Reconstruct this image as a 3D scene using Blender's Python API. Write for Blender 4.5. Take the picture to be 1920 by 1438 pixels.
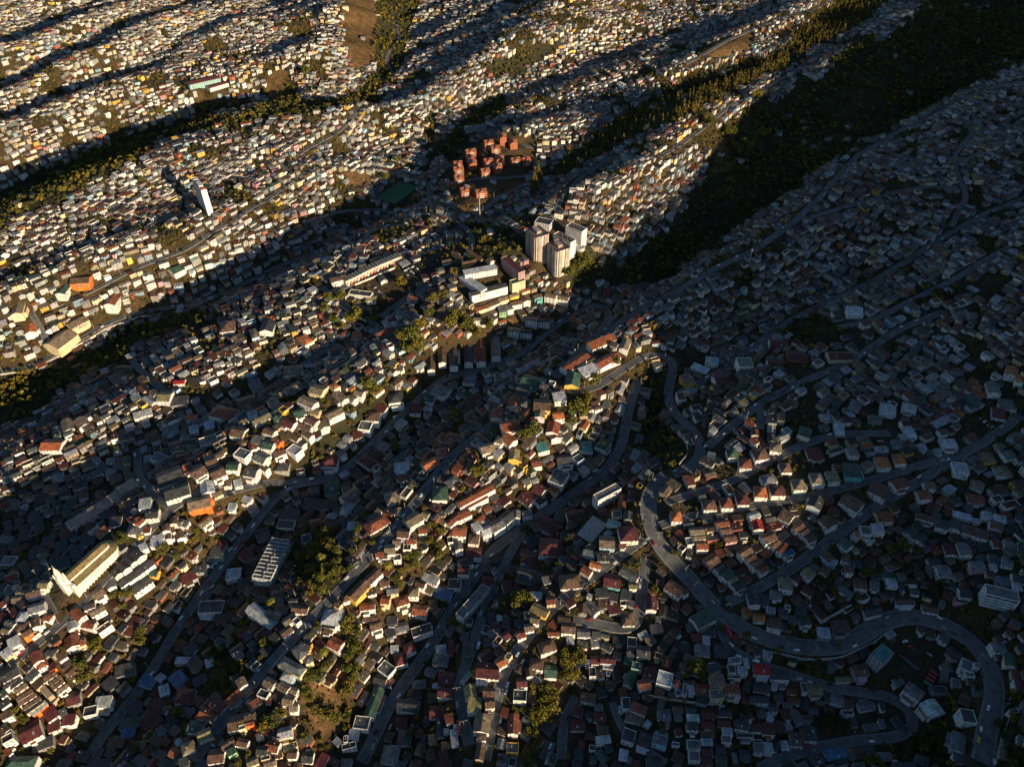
import bpy, math, random
import numpy as np
from mathutils import Vector, Matrix
R = math.radians
random.seed(7); rng = np.random.default_rng(7)
scene = bpy.context.scene
COL = scene.collection
for o in list(bpy.data.objects): bpy.data.objects.remove(o)

# ------------------------------------------------------------ camera
CAMZ = 600.0; PITCH = R(41.5); F = 1400.0; CX, CY = 960.0, 719.0
cam_d = bpy.data.cameras.new('camera'); cam = bpy.data.objects.new('camera', cam_d); COL.objects.link(cam)
cam.location = (0, 0, CAMZ); cam.rotation_euler = (R(90) - PITCH, 0, 0)
cam_d.sensor_width = 36; cam_d.lens = 36 * F / 1920.0; cam_d.clip_start = 5; cam_d.clip_end = 12000
scene.camera = cam
# ------------------------------------------------------------ sky and sun
SUN_AZ = R(-47); SUN_EL = R(11.2)
SUN = Vector((math.cos(SUN_AZ) * math.cos(SUN_EL), math.sin(SUN_AZ) * math.cos(SUN_EL), math.sin(SUN_EL)))
w = bpy.data.worlds.new('World'); scene.world = w; w.use_nodes = True
nt = w.node_tree; nt.nodes.clear()
sky = nt.nodes.new('ShaderNodeTexSky'); sky.sky_type = 'NISHITA'; sky.sun_disc = False
sky.sun_elevation = SUN_EL; sky.sun_rotation = math.pi / 2 - SUN_AZ; sky.air_density = 1.0; sky.dust_density = 0.2; sky.ozone_density = 2.6
bg = nt.nodes.new('ShaderNodeBackground'); bg.inputs[1].default_value = 0.062
out = nt.nodes.new('ShaderNodeOutputWorld')
nt.links.new(sky.outputs[0], bg.inputs[0]); nt.links.new(bg.outputs[0], out.inputs[0])
sd = bpy.data.lights.new('sun', 'SUN'); sd.energy = 5.0; sd.angle = R(0.5); sd.color = (1.0, 0.77, 0.49)
so = bpy.data.objects.new('sun', sd); COL.objects.link(so); so.location = (900, -900, 900)
so.rotation_euler = (-SUN).to_track_quat('-Z', 'Y').to_euler()
scene.view_settings.view_transform = 'Standard'; scene.view_settings.look = 'None'
scene.view_settings.exposure = 0.8; scene.view_settings.gamma = 1.0

# ------------------------------------------------------------ photograph pixel <-> world
SP, CP = math.sin(PITCH), math.cos(PITCH)
def rays(px, py):
    px = np.asarray(px, float); py = np.asarray(py, float)
    a = px - CX; b = -(py - CY)
    return a, F * CP + b * SP, -F * SP + b * CP
def bp_plane(px, py, z):
    dx, dy, dz = rays(px, py); t = (z - CAMZ) / dz
    return dx * t, dy * t
def project(x, y, z):
    z = z - CAMZ
    d = y * CP - z * SP; u = y * SP + z * CP
    return CX + F * x / d, CY - F * u / d

# ------------------------------------------------------------ terrain height field
GX0, GX1, GY0, GY1, GS = -2000.0, 2600.0, -900.0, 2800.0, 5.0
# (heights along the line), [(photo px)...]
RIDGES = [
 # valleys far left / top
 ((62, 76, 96, 112), [(-200,168),(0,135),(110,77),(200,28),(270,-25)]),
 ((58, 68, 84, 102), [(-150,242),(0,203),(110,147),(213,93),(310,36),(380,-25)]),
 ((46, 56, 70, 90), [(-100,304),(0,266),(75,238),(174,199),(242,176),(330,136),(450,66),(530,0)]),
 ((34, 44, 52, 60, 66, 74, 92, 112), [(-150,425),(0,392),(75,354),(151,318),(226,288),(302,257),(400,232),(500,213),(620,200),(710,140),(745,75),(790,0),(820,-40)]),
 # crests top left
 ((128, 146, 156), [(-200,95),(0,70),(150,8),(250,-30)]),
 ((122, 140, 150), [(-150,180),(0,155),(120,100),(250,55),(340,0)]),
 ((115, 130, 140), [(-150,260),(0,218),(110,170),(260,115),(400,45),(480,-20)]),
 ((88, 104, 120, 140), [(-150,330),(0,286),(110,240),(220,196),(330,155),(430,125),(530,95),(600,50),(640,-20)]),
 ((150, 165), [(600,110),(640,50),(660,-20)]),
 # ridge E/H with slab tower
 ((62, 84, 96, 104, 112, 130, 150, 165), [(-120,660),(0,600),(150,520),(300,440),(420,370),(520,300),(640,235),(760,185),(860,120),(960,60),(1060,10),(1120,-30)]),
 ((84, 95, 100, 104, 108, 114, 120), [(-150,500),(0,428),(75,388),(151,348),(226,313),(302,275),(393,245),(468,224),(604,218),(680,200)]),
 # valley F/G
 ((8, 18, 32, 48, 66, 84, 104, 126), [(-150,830),(0,740),(120,685),(250,612),(400,572),(500,535),(620,470),(700,425),(770,360),(810,290),(860,235),(940,185),(1050,150),(1140,120),(1270,95),(1400,45),(1500,-20)]),
 # ridge I and valley J
 ((84, 104, 122, 142, 160), [(860,385),(900,320),(980,262),(1100,195),(1210,150),(1290,115),(1400,60),(1500,22),(1570,-20)]),
 ((66, 80, 98, 120, 138), [(940,385),(1010,335),(1120,275),(1220,200),(1330,160),(1440,125),(1540,60),(1610,-20)]),
 # ridge L and valley M
 ((48, 66, 84, 92), [(0,880),(120,820),(250,740),(350,680),(460,622),(560,585),(640,545),(700,510),(760,480)]),
 ((18, 36, 58, 76), [(-60,1030),(60,960),(150,920),(260,862),(400,785),(540,705),(650,650),(730,590)]),
 # ridge N/K
 ((68, 86, 97, 106, 118, 130, 146, 162), [(-120,1400),(0,1270),(110,1150),(230,1010),(330,930),(420,880),(540,800),(640,725),(740,650),(820,590),(900,530),(1000,480),(1060,440),(1110,370),(1200,300),(1300,228),(1420,170),(1540,105),(1640,55),(1720,-10)]),
 # valley O
 ((0, 12, 28, 40, 56, 62, 76, 92, 110), [(60,1500),(210,1300),(290,1190),(400,1095),(500,1010),(600,915),(700,840),(780,770),(880,700),(980,650),(1070,612),(1140,570),(1220,520),(1310,440),(1410,370),(1510,315),(1640,250),(1780,160),(1900,60),(1980,0)]),
 # ridge P
 ((52, 70, 84, 96, 104, 112, 126, 140), [(420,1480),(520,1330),(620,1190),(690,1090),(780,990),(860,910),(960,820),(1040,745),(1110,695),(1210,620),(1300,560),(1400,485),(1500,415),(1600,330),(1740,240),(1920,145),(2060,80)]),
 # valley Q
 ((26, 40, 52, 60, 62, 74), [(640,1490),(720,1300),(800,1180),(870,1080),(960,990),(1060,930),(1130,870),(1180,780),(1225,700),(1330,650),(1450,600),(1560,540)]),
 ((58, 62), [(1235,840),(1245,760)]),
 # ridge R
 ((50, 66, 76, 82), [(890,1470),(920,1340),(960,1230),(1020,1140),(1110,1060),(1200,1000)]),
 ((30, 44, 50, 60), [(1080,1480),(1085,1380),(1110,1310),(1150,1200),(1200,1150)]),
 ((62, 70, 76, 78), [(1200,1270),(1300,1300),(1380,1310),(1450,1300)]),
 ((76, 83, 82), [(572,1088),(602,1040),(642,1000)]),
 # right side slopes
 ((88, 94, 100, 106), [(1230,930),(1300,850),(1400,760),(1520,650),(1680,520),(1860,400),(2000,330)]),
 ((88, 90, 96, 100), [(1290,990),(1450,930),(1600,900),(1720,850),(1900,760)]),
 ((72, 78, 80), [(1330,1110),(1450,1150),(1600,1070),(1750,1000),(1920,960)]),
 ((58, 56, 54), [(1400,1190),(1500,1225),(1620,1180),(1760,1160)]),
 ((54, 50, 46), [(1770,1190),(1880,1260),(1870,1400)]),
 ((22, 26, 20), [(1560,1390),(1690,1370),(1730,1420)]),
 ((30, 28), [(1400,1440),(1560,1330)]),
]
nx = int((GX1 - GX0) / 20) + 1; ny = int((GY1 - GY0) / 20) + 1
Z = np.full((ny, nx), 85.0); FX = np.zeros((ny, nx), bool)
gx = GX0 + 20 * np.arange(nx); gy = GY0 + 20 * np.arange(ny)
XX, YY = np.meshgrid(gx, gy)
Z = 70 + 0.04 * np.clip(YY, 0, 2400)
LINES_W = []
acc = np.zeros((ny, nx)); cnt = np.zeros((ny, nx))
for hs, pts in RIDGES:
    n = len(pts); hv = np.interp(np.linspace(0, 1, n), np.linspace(0, 1, len(hs)), hs)
    P = [bp_plane(p[0], p[1], h) + (h,) for p, h in zip(pts, hv)]
    P = np.array(P, float); LINES_W.append(P[:, :2])
    for a, b in zip(P[:-1], P[1:]):
        m = max(2, int(np.hypot(*(b - a)[:2]) / 6))
        for t in np.linspace(0, 1, m):
            q = a + (b - a) * t
            i = int(round((q[0] - GX0) / 20)); j = int(round((q[1] - GY0) / 20))
            if 0 <= i < nx and 0 <= j < ny: acc[j, i] += q[2]; cnt[j, i] += 1
FX = cnt > 0; Z[FX] = acc[FX] / cnt[FX]
# the high ground toward the sun, outside the frame: its skyline shades the right of the city
ux, uy = -math.sin(SUN_AZ), math.cos(SUN_AZ)      # along the skyline
sx, sy = math.cos(SUN_AZ), math.sin(SUN_AZ)       # toward the sun
TANE = math.tan(SUN_EL)
# photo points where the shadow's edge crosses the roofs: (px, py, ground height, extra above ground)
SH_PTS = SHADOW_PTS = [(330,1438,34,-8),(620,1400,45,-4),(900,1400,60,2),(1100,1330,50,3),(1390,1280,77,3),(1300,1110,80,5),(1480,1050,84,5),(1620,960,92,6),(1760,950,92,8),
 (1240,610,110,4),(1330,545,114,6),(1420,480,118,9),(1330,400,92,10),(1440,250,124,14),(1600,120,150,10),(1700,40,160,8),(1850,-40,172,12)]
su = []
for px, py, zg, ex in SH_PTS:
    x, y = bp_plane(px, py, zg); x = float(x); y = float(y)
    su.append((x * ux + y * uy, zg + ex, x * sx + y * sy))
S_CREST = 420.0
su = sorted((u, z + (S_CREST - s) * TANE) for u, z, s in su)
SU = np.array([a for a, b in su]); SZ = np.array([b for a, b in su])
# smooth, keep upper envelope moderately
UU = XX * ux + YY * uy; SS = XX * sx + YY * sy
crest = np.interp(UU, SU, SZ)
band = np.abs(SS - S_CREST) < 14
band &= (UU > -600)
Z[band] = crest[band]; FX |= band
far = (SS > S_CREST + 300); Z[far] = 120; FX |= far
EDGES = [
 [(0,325),(75,291),(150,268),(226,249),(302,226),(400,215),(500,205),(545,190),(620,180),(670,150),(700,100),(712,40)],
 [(0,113),(68,75),(121,45),(196,8)], [(8,174),(45,151),(113,125),(196,87),(249,53),(302,8)],
 [(0,690),(98,657),(204,604),(287,581),(362,574),(430,545),(520,495),(650,445),(700,360),(712,296),(728,228),(793,196),(853,143),(900,95)],
 [(110,815),(170,795),(240,765),(300,735),(400,690),(470,655),(560,625)],
 [(20,1390),(60,1345),(105,1318),(150,1250),(200,1200),(265,1130),(300,1090),(350,1030),(400,985),(450,940),(540,880),(600,835),(640,800),(680,770),(720,725),(765,690)],
 [(900,640),(960,612),(1010,592),(1065,530),(1095,505),(1120,470),(1180,430),(1290,360),(1330,325),(1380,310),(1430,260),(1500,150),(1560,110),(1640,75)],
 [(600,1420),(650,1350),(690,1260),(720,1200),(790,1130),(830,1070),(900,1000),(960,960),(1050,890),(1100,860),(1130,800),(1160,730),(1210,680)],
 [(900,380),(1000,300),(1100,240),(1180,190),(1290,132),(1400,118),(1520,50),(1580,10)],
]
def bilin(Zc, x, y, s):
    fx = np.clip((np.asarray(x, float) - GX0) / s, 0, Zc.shape[1] - 1.001); fy = np.clip((np.asarray(y, float) - GY0) / s, 0, Zc.shape[0] - 1.001)
    i = fx.astype(int); j = fy.astype(int); u = fx - i; v = fy - j
    return (Zc[j, i] * (1-u) * (1-v) + Zc[j, i+1] * u * (1-v) + Zc[j+1, i] * (1-u) * v + Zc[j+1, i+1] * u * v)
def solve(Z, FX, Zf, n):
    for it in range(n):
        A = np.pad(Z, 1, mode='edge')
        Z = np.where(FX, Zf, 0.25 * (A[:-2, 1:-1] + A[2:, 1:-1] + A[1:-1, :-2] + A[1:-1, 2:]))
    return Z
Zf = Z.copy(); Z = solve(Z, FX, Zf, 2500)
FX0, Zf0 = FX.copy(), Zf.copy(); EZ = [np.full(len(e), np.nan) for e in EDGES]
EP = []
for e in EDGES:
    P = []
    for (a, b), (c, d) in zip(e[:-1], e[1:]):
        m = max(1, int(math.hypot(c-a, d-b)/14)); P += [(a + (c-a)*k/m, b + (d-b)*k/m) for k in range(m)]
    EP.append(np.array(P + [e[-1]], float))
for rnd in range(3):
    FX, Zf = FX0.copy(), Zf0.copy()
    for P in EP:
        z = np.full(len(P), 80.0)
        for _ in range(6): x, y = bp_plane(P[:, 0], P[:, 1], z); z = .5*z + .5*bilin(Z, x, y, 20.0)
        z0 = z.copy()
        for _ in range(3):
            x, y = bp_plane(P[:, 0], P[:, 1], z); S_ = np.full(len(P), -1e9)
            for d in np.arange(30, 700, 10.0): S_ = np.maximum(S_, bilin(Z, x + d*sx, y + d*sy, 20.0) + 5 - d*TANE)
            z = np.clip(S_, z0 - 22, z0 + 22)
        z = np.convolve(np.pad(z, 3, mode='edge'), np.ones(7)/7, 'valid'); x, y = bp_plane(P[:, 0], P[:, 1], z)
        for x_, y_, z_ in zip(x, y, z):
            i = int(round((x_ - GX0) / 20)); j = int(round((y_ - GY0) / 20))
            if 0 <= i < nx and 0 <= j < ny and not FX0[j, i]: FX[j, i] = True; Zf[j, i] = z_
    Z = solve(np.where(FX, Zf, Z), FX, Zf, 500)
def blur(a, n):
    for _ in range(n):
        p = np.pad(a, 1, mode='edge'); a = (p[1:-1, :-2] + 2 * p[1:-1, 1:-1] + p[1:-1, 2:]) / 4
        p = np.pad(a, 1, mode='edge'); a = (p[:-2, 1:-1] + 2 * p[1:-1, 1:-1] + p[2:, 1:-1]) / 4
    return a
for _ in range(260):     # loose ground cannot stand steeper than this
    for ax in (0, 1):
        d = np.diff(Z, axis=ax); e = np.sign(d)*np.clip(np.abs(d) - 9.0, 0, None)*.25
        if ax == 0: Z[:-1] += e; Z[1:] -= e
        else: Z[:, :-1] += e; Z[:, 1:] -= e
    Z[band] = crest[band]
Zb = blur(Z, 1); Z = np.where(band, Z, Zb)
MX = int((GX1 - GX0) / GS) + 1; MY = int((GY1 - GY0) / GS) + 1
def bilin(Zc, x, y, s):
    fx = np.clip((np.asarray(x, float) - GX0) / s, 0, Zc.shape[1] - 1.001); fy = np.clip((np.asarray(y, float) - GY0) / s, 0, Zc.shape[0] - 1.001)
    i = fx.astype(int); j = fy.astype(int); u = fx - i; v = fy - j
    return (Zc[j, i] * (1-u) * (1-v) + Zc[j, i+1] * u * (1-v) + Zc[j+1, i] * (1-u) * v + Zc[j+1, i+1] * u * v)
mx = GX0 + GS * np.arange(MX); my = GY0 + GS * np.arange(MY)
MXX, MYY = np.meshgrid(mx, my)
HF = blur(bilin(Z, MXX, MYY, 20.0), 6)
def vnoise(scale, amp, seed):
    r = np.random.default_rng(seed); a = r.uniform(-1, 1, (int((GY1-GY0)/scale)+3, int((GX1-GX0)/scale)+3))
    return amp * bilin(a, GX0 + (MXX-GX0), GY0 + (MYY-GY0), scale)
farw = np.clip((MYY - 560)/300, 0, 1)
def streak(lu, lv, amp, seed):
    r = np.random.default_rng(seed); a = r.uniform(-1, 1, (120, 120)); u = (MXX*.79 + MYY*.61)/lu + 30; v = (-MXX*.61 + MYY*.79)/lv + 30
    u = np.clip(u, 0, 117.9); v = np.clip(v, 0, 117.9); i = u.astype(int); j = v.astype(int); fu = u - i; fv = v - j; fu = fu*fu*(3 - 2*fu); fv = fv*fv*(3 - 2*fv)
    return amp*(a[j, i]*(1-fu)*(1-fv) + a[j, i+1]*fu*(1-fv) + a[j+1, i]*(1-fu)*fv + a[j+1, i+1]*fu*fv)
HF = HF + blur((streak(230, 46, 14.0, 31) + vnoise(80, 3.0, 32))*farw, 4) + blur(vnoise(90, 4.0, 1) + vnoise(45, 2.0, 2), 3) + blur(vnoise(15, 0.8, 3), 1)
def ground(x, y): return bilin(HF, x, y, GS)
def bp(px, py, h=0.0):
    """photo pixel -> first point where the ray meets ground + h"""
    dx, dy, dz = rays(px, py); dx, dy, dz = np.atleast_1d(dx), np.atleast_1d(dy), np.atleast_1d(dz)
    n = np.sqrt(dx*dx + dy*dy + dz*dz); dx, dy, dz = dx/n, dy/n, dz/n
    t = (CAMZ - 260) / -dz; hit = np.zeros(t.shape, bool); lo = t.copy(); hi = t.copy()
    for _ in range(500):
        g = ground(dx*t, dy*t) + h; below = (CAMZ + dz*t) < g
        new = below & ~hit; hi = np.where(new, t, hi); hit |= below
        lo = np.where(~hit, t, lo); t = np.where(hit, t, t + 8.0)
        if hit.all(): break
    for _ in range(12):
        mid = (lo + hi) / 2; b = (CAMZ + dz*mid) < ground(dx*mid, dy*mid) + h
        hi = np.where(b, mid, hi); lo = np.where(b, lo, mid)
    return dx*hi, dy*hi, CAMZ + dz*hi
# ------------------------------------------------------------ materials
def mat(name, rough=0.8, build=None, metal=0.0, spec=0.3):
    m = bpy.data.materials.new(name); m.use_nodes = True; t = m.node_tree; b = t.nodes['Principled BSDF']
    b.inputs['Roughness'].default_value = rough; b.inputs['Metallic'].default_value = metal
    b.inputs['Specular IOR Level'].default_value = spec
    if build: build(t, b)
    return m
def N(t, k, **kw):
    n = t.nodes.new(k)
    for a, v in kw.items():
        if a.startswith('i_'): n.inputs[a[2:].replace('_', ' ')].default_value = v
        else: setattr(n, a, v)
    return n
def mixc(t, a, b, fac, blend='MIX'):
    m = t.nodes.new('ShaderNodeMix'); m.data_type = 'RGBA'; m.blend_type = blend
    for sock, v in ((m.inputs[0], fac), (m.inputs[6], a), (m.inputs[7], b)):
        if hasattr(v, 'is_output') or isinstance(v, bpy.types.NodeSocket): t.links.new(v, sock)
        else: sock.default_value = v
    return m.outputs[2]
def ramp(t, src, stops):
    r = t.nodes.new('ShaderNodeValToRGB'); t.links.new(src, r.inputs[0]); e = r.color_ramp.elements
    while len(e) < len(stops): e.new(0.5)
    for el, (p, c) in zip(e, stops): el.position = p; el.color = c if len(c) == 4 else (*c, 1)
    return r.outputs[0]
def gray(v): return (v, v, v, 1)
def noise(t, vec, scale, detail=3, rough=0.6):
    n = N(t, 'ShaderNodeTexNoise'); n.inputs['Scale'].default_value = scale; n.inputs['Detail'].default_value = detail; n.inputs['Roughness'].default_value = rough
    if vec is not None: t.links.new(vec, n.inputs['Vector'])
    return n.outputs[0]
def attr(t, name): a = t.nodes.new('ShaderNodeAttribute'); a.attribute_name = name; return a
def b_roof(t, b):
    col = attr(t, 'Col').outputs['Color']; lp = attr(t, 'lp').outputs['Vector']; geo = t.nodes.new('ShaderNodeNewGeometry').outputs['Position']
    br = N(t, 'ShaderNodeTexBrick'); t.links.new(lp, br.inputs['Vector']); br.inputs['Scale'].default_value = 1.0
    br.inputs['Brick Width'].default_value = 1.1; br.inputs['Row Height'].default_value = 2.6; br.inputs['Mortar Size'].default_value = 0.03
    br.inputs['Color1'].default_value = gray(0.6); br.inputs['Color2'].default_value = gray(1.25); br.inputs['Mortar'].default_value = gray(0.6)
    br.offset = 0.0
    c = mixc(t, col, br.outputs['Color'], 1.0, 'MULTIPLY')
    n1 = ramp(t, noise(t, geo, 0.2, 3), [(0.3, gray(0.8)), (0.65, gray(1.1))])
    c = mixc(t, c, n1, 1.0, 'MULTIPLY')
    rust = ramp(t, noise(t, geo, 0.5, 5, 0.7), [(0.58, gray(0)), (0.78, gray(0.45))])
    c = mixc(t, c, (0.16, 0.075, 0.04, 1), rust)
    t.links.new(c, b.inputs['Base Color'])
    wv = N(t, 'ShaderNodeTexWave', wave_type='BANDS', bands_direction='X'); t.links.new(lp, wv.inputs['Vector']); wv.inputs['Scale'].default_value = 1.6
    bp_ = N(t, 'ShaderNodeBump'); bp_.inputs['Strength'].default_value = 0.35; bp_.inputs['Distance'].default_value = 0.05
    t.links.new(wv.outputs[1], bp_.inputs['Height']); t.links.new(bp_.outputs[0], b.inputs['Normal'])
def b_wall(t, b):
    col = attr(t, 'Col').outputs['Color']; geo = t.nodes.new('ShaderNodeNewGeometry').outputs['Position']
    mp = N(t, 'ShaderNodeMapping'); mp.inputs['Scale'].default_value = (1.4, 1.4, 0.25); t.links.new(geo, mp.inputs[0])
    n1 = ramp(t, noise(t, mp.outputs[0], 1.0, 4), [(0.28, gray(0.62)), (0.6, gray(1.04))])
    c = mixc(t, col, n1, 1.0, 'MULTIPLY')
    n2 = ramp(t, noise(t, geo, 0.12, 2), [(0.35, gray(0.8)), (0.6, gray(1.05))])
    c = mixc(t, c, n2, 1.0, 'MULTIPLY'); t.links.new(c, b.inputs['Base Color'])
def flat(rgb, amt=0.25, scale=0.6):
    def f(t, b):
        geo = t.nodes.new('ShaderNodeNewGeometry').outputs['Position']
        n = ramp(t, noise(t, geo, scale, 4), [(0.3, gray(1 - amt)), (0.7, gray(1 + amt))])
        t.links.new(mixc(t, (*rgb, 1), n, 1.0, 'MULTIPLY'), b.inputs['Base Color'])
    return f
def b_leaf(t, b):
    col = attr(t, 'Col').outputs['Color']; oi = t.nodes.new('ShaderNodeObjectInfo').outputs['Random']
    geo = t.nodes.new('ShaderNodeNewGeometry').outputs['Position']
    r = ramp(t, oi, [(0.0, (0.75, 0.85, 0.8)), (0.5, (1.0, 1.0, 1.0)), (1.0, (1.25, 1.1, 0.9))])
    n = ramp(t, noise(t, geo, 0.5, 3), [(0.35, gray(0.7)), (0.65, gray(1.25))])
    c = mixc(t, mixc(t, col, r, 1.0, 'MULTIPLY'), n, 1.0, 'MULTIPLY')
    t.links.new(c, b.inputs['Base Color']); b.inputs['Subsurface Weight'].default_value = 0.0
def b_ground(t, b):
    col = attr(t, 'Col').outputs['Color']; geo = t.nodes.new('ShaderNodeNewGeometry').outputs['Position']
    n1 = ramp(t, noise(t, geo, 0.08, 5), [(0.3, gray(0.6)), (0.7, gray(1.35))])
    n2 = ramp(t, noise(t, geo, 0.5, 5, 0.7), [(0.35, gray(0.7)), (0.65, gray(1.3))])
    c = mixc(t, mixc(t, col, n1, 1.0, 'MULTIPLY'), n2, 1.0, 'MULTIPLY')
    g = ramp(t, noise(t, geo, 0.22, 5, 0.65), [(0.5, gray(0)), (0.6, gray(0.85))])
    c = mixc(t, c, (0.045, 0.05, 0.02, 1), g)
    t.links.new(c, b.inputs['Base Color'])
    bm_ = N(t, 'ShaderNodeBump'); bm_.inputs['Strength'].default_value = 0.8; bm_.inputs['Distance'].default_value = 0.8
    t.links.new(noise(t, geo, 0.4, 5, 0.7), bm_.inputs['Height']); t.links.new(bm_.outputs[0], b.inputs['Normal'])
M_ROOF = mat('corrugated_sheet_roof', 0.6, b_roof, 0.0, 0.4); M_WALL = mat('painted_wall', 0.85, b_wall)
M_LEAF = mat('foliage', 0.9, b_leaf, 0, 0.15); M_GROUND = mat('ground', 0.95, b_ground, 0, 0.1)
M_BARK = mat('bark', 0.9, flat((0.09, 0.065, 0.045))); M_ASPH = mat('asphalt', 0.85, flat((0.105, 0.108, 0.112), 0.4, 0.15))
M_PAVE = mat('concrete_pavement', 0.9, flat((0.15, 0.15, 0.15), 0.3, 0.5)); M_LINE = mat('road_paint', 0.7, flat((0.2, 0.2, 0.19), 0.4, 2.0))
M_GLASS = mat('window_glass', 0.15, flat((0.03, 0.04, 0.055), 0.3, 1.0), 0, 0.6); M_DOOR = mat('door_wood', 0.6, flat((0.14, 0.07, 0.04)))
M_CONC = mat('concrete', 0.9, flat((0.32, 0.31, 0.29), 0.3, 0.4)); M_POLE = mat('pole_concrete', 0.8, flat((0.38, 0.36, 0.33)))
M_METAL = mat('galvanised_metal', 0.4, flat((0.4, 0.42, 0.43)), 0.6); M_TYRE = mat('rubber', 0.9, flat((0.02, 0.02, 0.02)))
M_CAR = mat('car_paint', 0.3, lambda t, b: t.links.new(attr(t, 'Col').outputs['Color'], b.inputs['Base Color']), 0, 0.5)
M_TURF = mat('turf', 0.95, flat((0.05, 0.12, 0.07), 0.25, 0.15))

# ------------------------------------------------------------ mesh accumulation
class Acc:
    """faces of 3 or 4 corners with a colour and local position per vertex and a material slot per face"""
    def __init__(s): s.v = []; s.f = []; s.c = []; s.l = []; s.m = []; s.n = 0
    def add(s, verts, faces, col=(0.5, 0.5, 0.5), mi=0, M=None, lp=None):
        V = np.asarray(verts, float); L = V if lp is None else np.asarray(lp, float)
        if M is not None: V = V @ M[0].T + M[1]
        s.v.append(V); s.l.append(L); c = np.asarray(col, float)
        s.c.append(np.broadcast_to(c, (len(V), 3)) if c.ndim == 1 else c)
        F_ = np.array([f if len(f) == 4 else (*f, -1) for f in faces], int) if not isinstance(faces, np.ndarray) else faces
        F_ = np.where(F_ >= 0, F_ + s.n, -1); s.f.append(F_); s.m.append(np.full(len(F_), mi)); s.n += len(V)
    def mesh(s, name, mats, smooth=False):
        V = np.concatenate(s.v); Fq = np.concatenate(s.f); C = np.concatenate(s.c); L = np.concatenate(s.l); mi = np.concatenate(s.m)
        cnt_ = np.where(Fq[:, 3] < 0, 3, 4); flat_ = Fq.ravel(); flat_ = flat_[flat_ >= 0]
        me = bpy.data.meshes.new(name); me.vertices.add(len(V)); me.vertices.foreach_set('co', V.ravel())
        me.loops.add(len(flat_)); me.loops.foreach_set('vertex_index', flat_)
        me.polygons.add(len(Fq)); me.polygons.foreach_set('loop_start', np.concatenate([[0], np.cumsum(cnt_)[:-1]])); me.polygons.foreach_set('loop_total', cnt_)
        for m_ in mats: me.materials.append(m_)
        me.polygons.foreach_set('material_index', mi); me.update(calc_edges=True)
        a = me.attributes.new('Col', 'FLOAT_COLOR', 'POINT'); a.data.foreach_set('color', np.concatenate([C, np.ones((len(C), 1))], 1).ravel())
        a = me.attributes.new('lp', 'FLOAT_VECTOR', 'POINT'); a.data.foreach_set('vector', L.ravel())
        me.polygons.foreach_set('use_smooth', np.full(len(Fq), smooth))
        return me
def link(name, data, parent=None, loc=None, rz=0.0):
    o = bpy.data.objects.new(name, data); COL.objects.link(o)
    if parent: o.parent = parent
    if loc is not None: o.location = loc
    if rz: o.rotation_euler = (0, 0, rz)
    return o
def tag(o, label=None, cat=None, group=None, kind=None):
    if label: o['label'] = label
    if cat: o['category'] = cat
    if group: o['group'] = group
    if kind: o['kind'] = kind
    return o
def box(x0, y0, z0, x1, y1, z1):
    return ([(x0,y0,z0),(x1,y0,z0),(x1,y1,z0),(x0,y1,z0),(x0,y0,z1),(x1,y0,z1),(x1,y1,z1),(x0,y1,z1)],
            [(0,3,2,1),(4,5,6,7),(0,1,5,4),(1,2,6,5),(2,3,7,6),(3,0,4,7)])
def cyl(r, z0, z1, n=10, r2=None, cx=0, cy=0):
    r2 = r if r2 is None else r2; v = []
    for k in range(n): a = 2*math.pi*k/n; v.append((cx+r*math.cos(a), cy+r*math.sin(a), z0))
    for k in range(n): a = 2*math.pi*k/n; v.append((cx+r2*math.cos(a), cy+r2*math.sin(a), z1))
    v += [(cx, cy, z1), (cx, cy, z0)]; f = []
    for k in range(n):
        k2 = (k+1) % n; f += [(k, k2, n+k2, n+k), (n+k, n+k2, 2*n), (k2, k, 2*n+1)]
    return v, f
def rot(rz, loc): c, s = math.cos(rz), math.sin(rz); return (np.array([[c,-s,0],[s,c,0],[0,0,1.0]]), np.array(loc, float))

# ------------------------------------------------------------ houses
RC = dict(r=(.27,.085,.045), m=(.13,.035,.035), k=(.06,.065,.07), g=(.17,.18,.185), l=(.5,.54,.58), b=(.15,.09,.06), t=(.24,.19,.13),
          o=(.5,.17,.06), n=(.06,.12,.085), u=(.06,.15,.3), e=(.08,.25,.25), y=(.26,.23,.11), c=(.5,.03,.03))
RN = dict(r='rust-red', m='maroon', k='dark grey', g='grey', l='pale grey', b='brown', t='tan', o='orange', n='green', u='blue', e='teal', y='olive', c='bright red')
WC = dict(w=(.74,.73,.7), c=(.7,.58,.38), y=(.75,.5,.1), p=(.55,.33,.36), b=(.38,.55,.66), e=(.15,.45,.43), r=(.4,.14,.08), g=(.3,.3,.29), o=(.8,.2,.03), n=(.28,.48,.3))
WN = dict(w='white', c='cream', y='yellow', p='pink', b='pale blue', e='teal', r='brick', g='grey', o='orange', n='pale green')
TN = dict(g='gabled', h='hipped', f='flat-topped', s='lean-to')
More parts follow.
